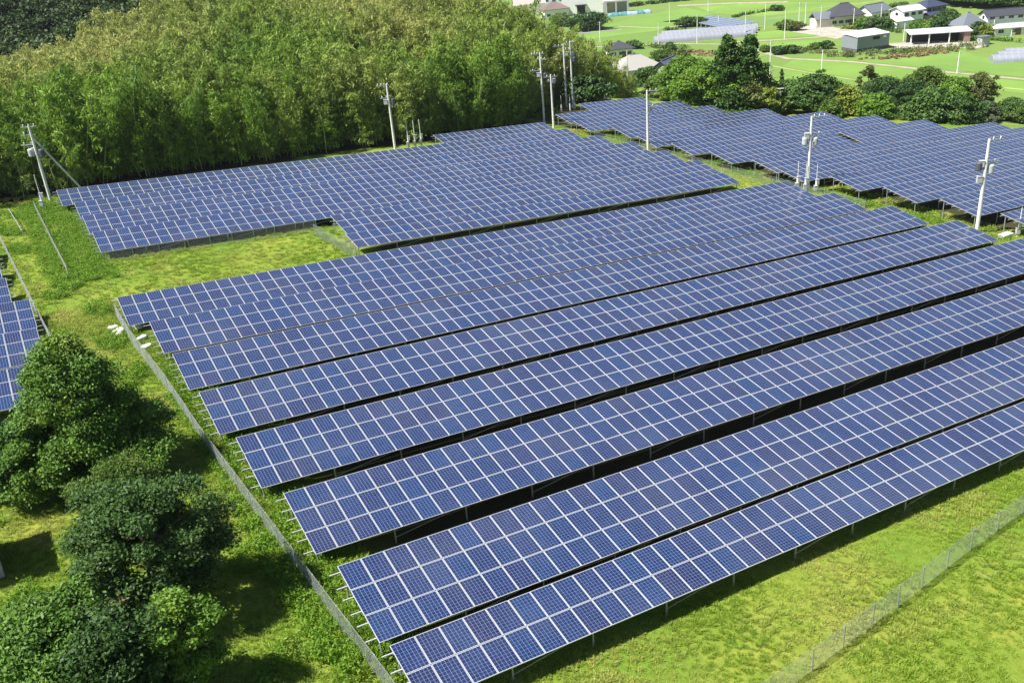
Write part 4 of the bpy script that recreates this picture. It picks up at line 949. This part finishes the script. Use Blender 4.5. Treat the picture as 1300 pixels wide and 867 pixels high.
def corrugated(name, c):
    m = mat(name, c, .55, .2); n = m.node_tree.nodes; l = m.node_tree.links; tc = n.new('ShaderNodeTexCoord'); wv = n.new('ShaderNodeTexWave'); wv.bands_direction = 'Z'; wv.inputs['Scale'].default_value = 1.2; l.new(tc.outputs['Object'], wv.inputs['Vector'])
    c2 = mixrgb(n, l, wv.outputs['Fac'], [k * .75 for k in c], [k * 1.15 for k in c]); l.new(c2, n['Principled BSDF'].inputs['Base Color']); return m
def sheds():
    M_COR = corrugated('grey_cladding', (.30, .33, .37)); x, y, z = gp(1098, 63)
    t = thing('corrugated_shed', 'grey clad shed with flat white roof beside the reeds', 'shed', (x, y, z), IR + .35)
    mb = MB(); mb.box((0, 0, 2.2), (11.5, 7, 4.4)); mb.build('wall', M_COR, t); mb = MB(); mb.poly([(-6, -3.8, 4.4), (6, -3.8, 4.4), (6, 3.8, 5.0), (-6, 3.8, 5.0), (-6, -3.8, 4.6), (6, -3.8, 4.6), (6, 3.8, 5.2), (-6, 3.8, 5.2)], [(0,3,2,1), (4,5,6,7), (0,1,5,4), (1,2,6,5), (2,3,7,6), (3,0,4,7)]); mb.build('roof', M_WHITEROOF, t)
    mb = MB(); mb.box((0, 0, .5), (11.6, 7.1, 1.0)); mb.build('plinth', mat('dark_plinth', (.09, .09, .10), .9), t)
    mb = MB(); mb.box((1, -3.55, 3.6), (2.4, .12, .8)); mb.build('window', M_DARK, t); mb = MB(); mb.box((4, -3.55, 3.7), (1.2, .12, .6)); mb.build('window', M_WALLW, t)
    x, y, z = gp(1190, 54); t = thing('open_shed', 'long open fronted farm shed with three dark bays', 'shed', (x, y, z), IR - .12)
    mb = MB(); mb.poly([(-9, -3, 3.0), (9, -3, 3.0), (9, 3, 3.6), (-9, 3, 3.6), (-9, -3, 3.25), (9, -3, 3.25), (9, 3, 3.85), (-9, 3, 3.85)], [(0,3,2,1), (4,5,6,7), (0,1,5,4), (1,2,6,5), (2,3,7,6), (3,0,4,7)]); mb.build('roof', M_WHITEROOF, t)
    mb = MB(); mb.box((0, 2.6, 1.5), (17, .2, 3.0)); mb.build('back_wall', M_DARK, t)
    for xx in (-8.4, -3.2, 2.6): mb = MB(); mb.box((xx, -2.5, 1.45), (.3, .3, 3.1)); mb.build('column', M_WALLW, t)
    mb = MB(); mb.box((7.7, 0, 1.45), (1.8, 5.2, 3.0)); mb.build('end_room', mat('brick_end', (.36, .24, .20), .9, noise=(2, .2)), t)
    x, y, z = gp(1248, 57); t = thing('garden_hut', 'small hut at the edge of the pale yard', 'hut', (x, y, z), IR + .2)
    mb = MB(); mb.box((0, 0, 1.1), (2.6, 2.2, 2.4)); mb.build('wall', M_WALLG, t); mb = MB(); mb.box((0, 0, 2.4), (3.2, 2.8, .18)); mb.build('roof', M_TGREY, t)
sheds()
def tunnel(label, px, py, L, wd, yaw):
    x, y, z = gp(px, py); m = bpy.data.materials.get('tunnel_film') or mat('tunnel_film', (.28, .30, .35), .35, noise=(.3, .08))
    t = thing('greenhouse_tunnel', label, 'greenhouse', (x, y, z), IR + yaw, 'white greenhouse tunnels in the fields'); V = []; n = int(L / 1.5); k = 10
    for i in range(n + 1):
        for j in range(k + 1):
            a = math.pi * j / k; V.append((L * i / n, -math.cos(a) * wd / 2, math.sin(a) ** .8 * wd * .42))
    F = [(i*(k+1)+j, i*(k+1)+j+1, (i+1)*(k+1)+j+1, (i+1)*(k+1)+j) for i in range(n) for j in range(k)]
    link('film_cover', raw('film_cover', V, F, m, smooth=True), t)
    mb = MB()
    for i in range(n + 1):
        for j in range(k): mb.tube(V[i*(k+1)+j], V[i*(k+1)+j+1], .04, .04, 4, False)
    mb.build('hoop_frame', M_GREYBOX, t)
    for xx in (0, L):
        mb = MB(); mb.poly([(xx, v[1], v[2]) for v in V[:k+1]], [tuple(range(k + 1))]); mb.build('end_sheet', m, t)
for i, (py, lb) in enumerate(((55, 'nearest long white greenhouse tunnel'), (51.5, 'second long white greenhouse tunnel'), (48, 'third long white greenhouse tunnel, farthest one'))):
    tunnel(lb, 830 + i * 5, py, 34, 5.2, -.02)
tunnel('white tunnel at the right edge, nearest of three', 1258, 79, 16, 4.4, -.16); tunnel('white tunnel at the right edge, middle of three', 1266, 74.5, 16, 4.4, -.16); tunnel('white tunnel at the right edge, farthest of three', 1275, 70.5, 16, 4.4, -.16)
def far_array():
    a, b, c, d = [np.array(gp(*p)) for p in ((873, 32), (900, 28.5), (964, 36.5), (915, 40.5))]
    t = thing('distant_solar_array', 'distant blue solar array in the rice plain', 'solar array', tuple(a)); mb = MB(); n = 7; m = mat('distant_panels', (.22, .26, .36), .25, noise=(.4, .1)); mf = MB()
    P = [(p - a) + [0, 0, h] for p, h in ((a, 1.5), (b, 2.4), (c, 2.4), (d, 1.5))]
    for i in range(n):
        u0, u1 = i / n, (i + .86) / n
        q = [P[0] + (P[3] - P[0]) * u0, P[1] + (P[2] - P[1]) * u0, P[1] + (P[2] - P[1]) * u1, P[0] + (P[3] - P[0]) * u1]
        o = MB(); low = [v - np.array([0, 0, .12]) for v in q]; o.poly(list(q) + low, [(0,1,2,3)[::-1], (4,5,6,7), (0,1,5,4), (1,2,6,5), (2,3,7,6), (3,0,4,7)]); o.build('panel_table', m, t)
        for v in q: mm = MB(); mm.tube((v[0], v[1], 0), (v[0], v[1], v[2]), .08, .08, 5); mm.build('post', M_STEEL, t)
far_array()
def near_shed():
    t = thing('corner_shed', 'shed with grey corrugated roof at the left edge', 'shed', (-6.6, 40.4, gzf(-6.6, 40.4)), .06)
    mb = MB(); mb.box((0, 0, 1.1), (4.6, 2.9, 2.4)); mb.build('wall', M_WALLG, t); V = []; n = 90
    for i in range(n + 1):
        x = -2.6 + 5.2 * i / n
        for yy, zz in ((-1.75, 2.35), (1.75, 2.7)): V.append((x, yy, zz + .03 * math.sin(i * 1.6)))
    nv = len(V); V += [(a, b, c - .03) for a, b, c in V]
    F = [(2*i, 2*i+2, 2*i+3, 2*i+1) for i in range(n)] + [(nv+2*i, nv+2*i+1, nv+2*i+3, nv+2*i+2) for i in range(n)]
    link('roof', raw('roof', V, F, mat('corrugated_sheet', (.42, .44, .47), .5, .2, noise=(2, .2))), t)
    mb = MB(); mb.box((2.33, 0, 1.0), (.06, .9, 1.9)); mb.build('door', M_DARKBOX, t)
near_shed()

# ------------------------------------------------------------------ air
def air():
    mb = MB(); mb.box((700, 900, 3), (3300, 3000, 64)); m = bpy.data.materials.new('haze'); m.use_nodes = True; n = m.node_tree.nodes; n.clear()
    v = n.new('ShaderNodeVolumePrincipled'); v.inputs['Density'].default_value = .0001; v.inputs['Color'].default_value = (.86, .92, 1, 1); v.inputs['Anisotropy'].default_value = .3
    o = n.new('ShaderNodeOutputMaterial'); m.node_tree.links.new(v.outputs[0], o.inputs['Volume']); tag(mb.build('haze', m), 'thin summer haze over the plain', 'haze', kind='stuff')
air()
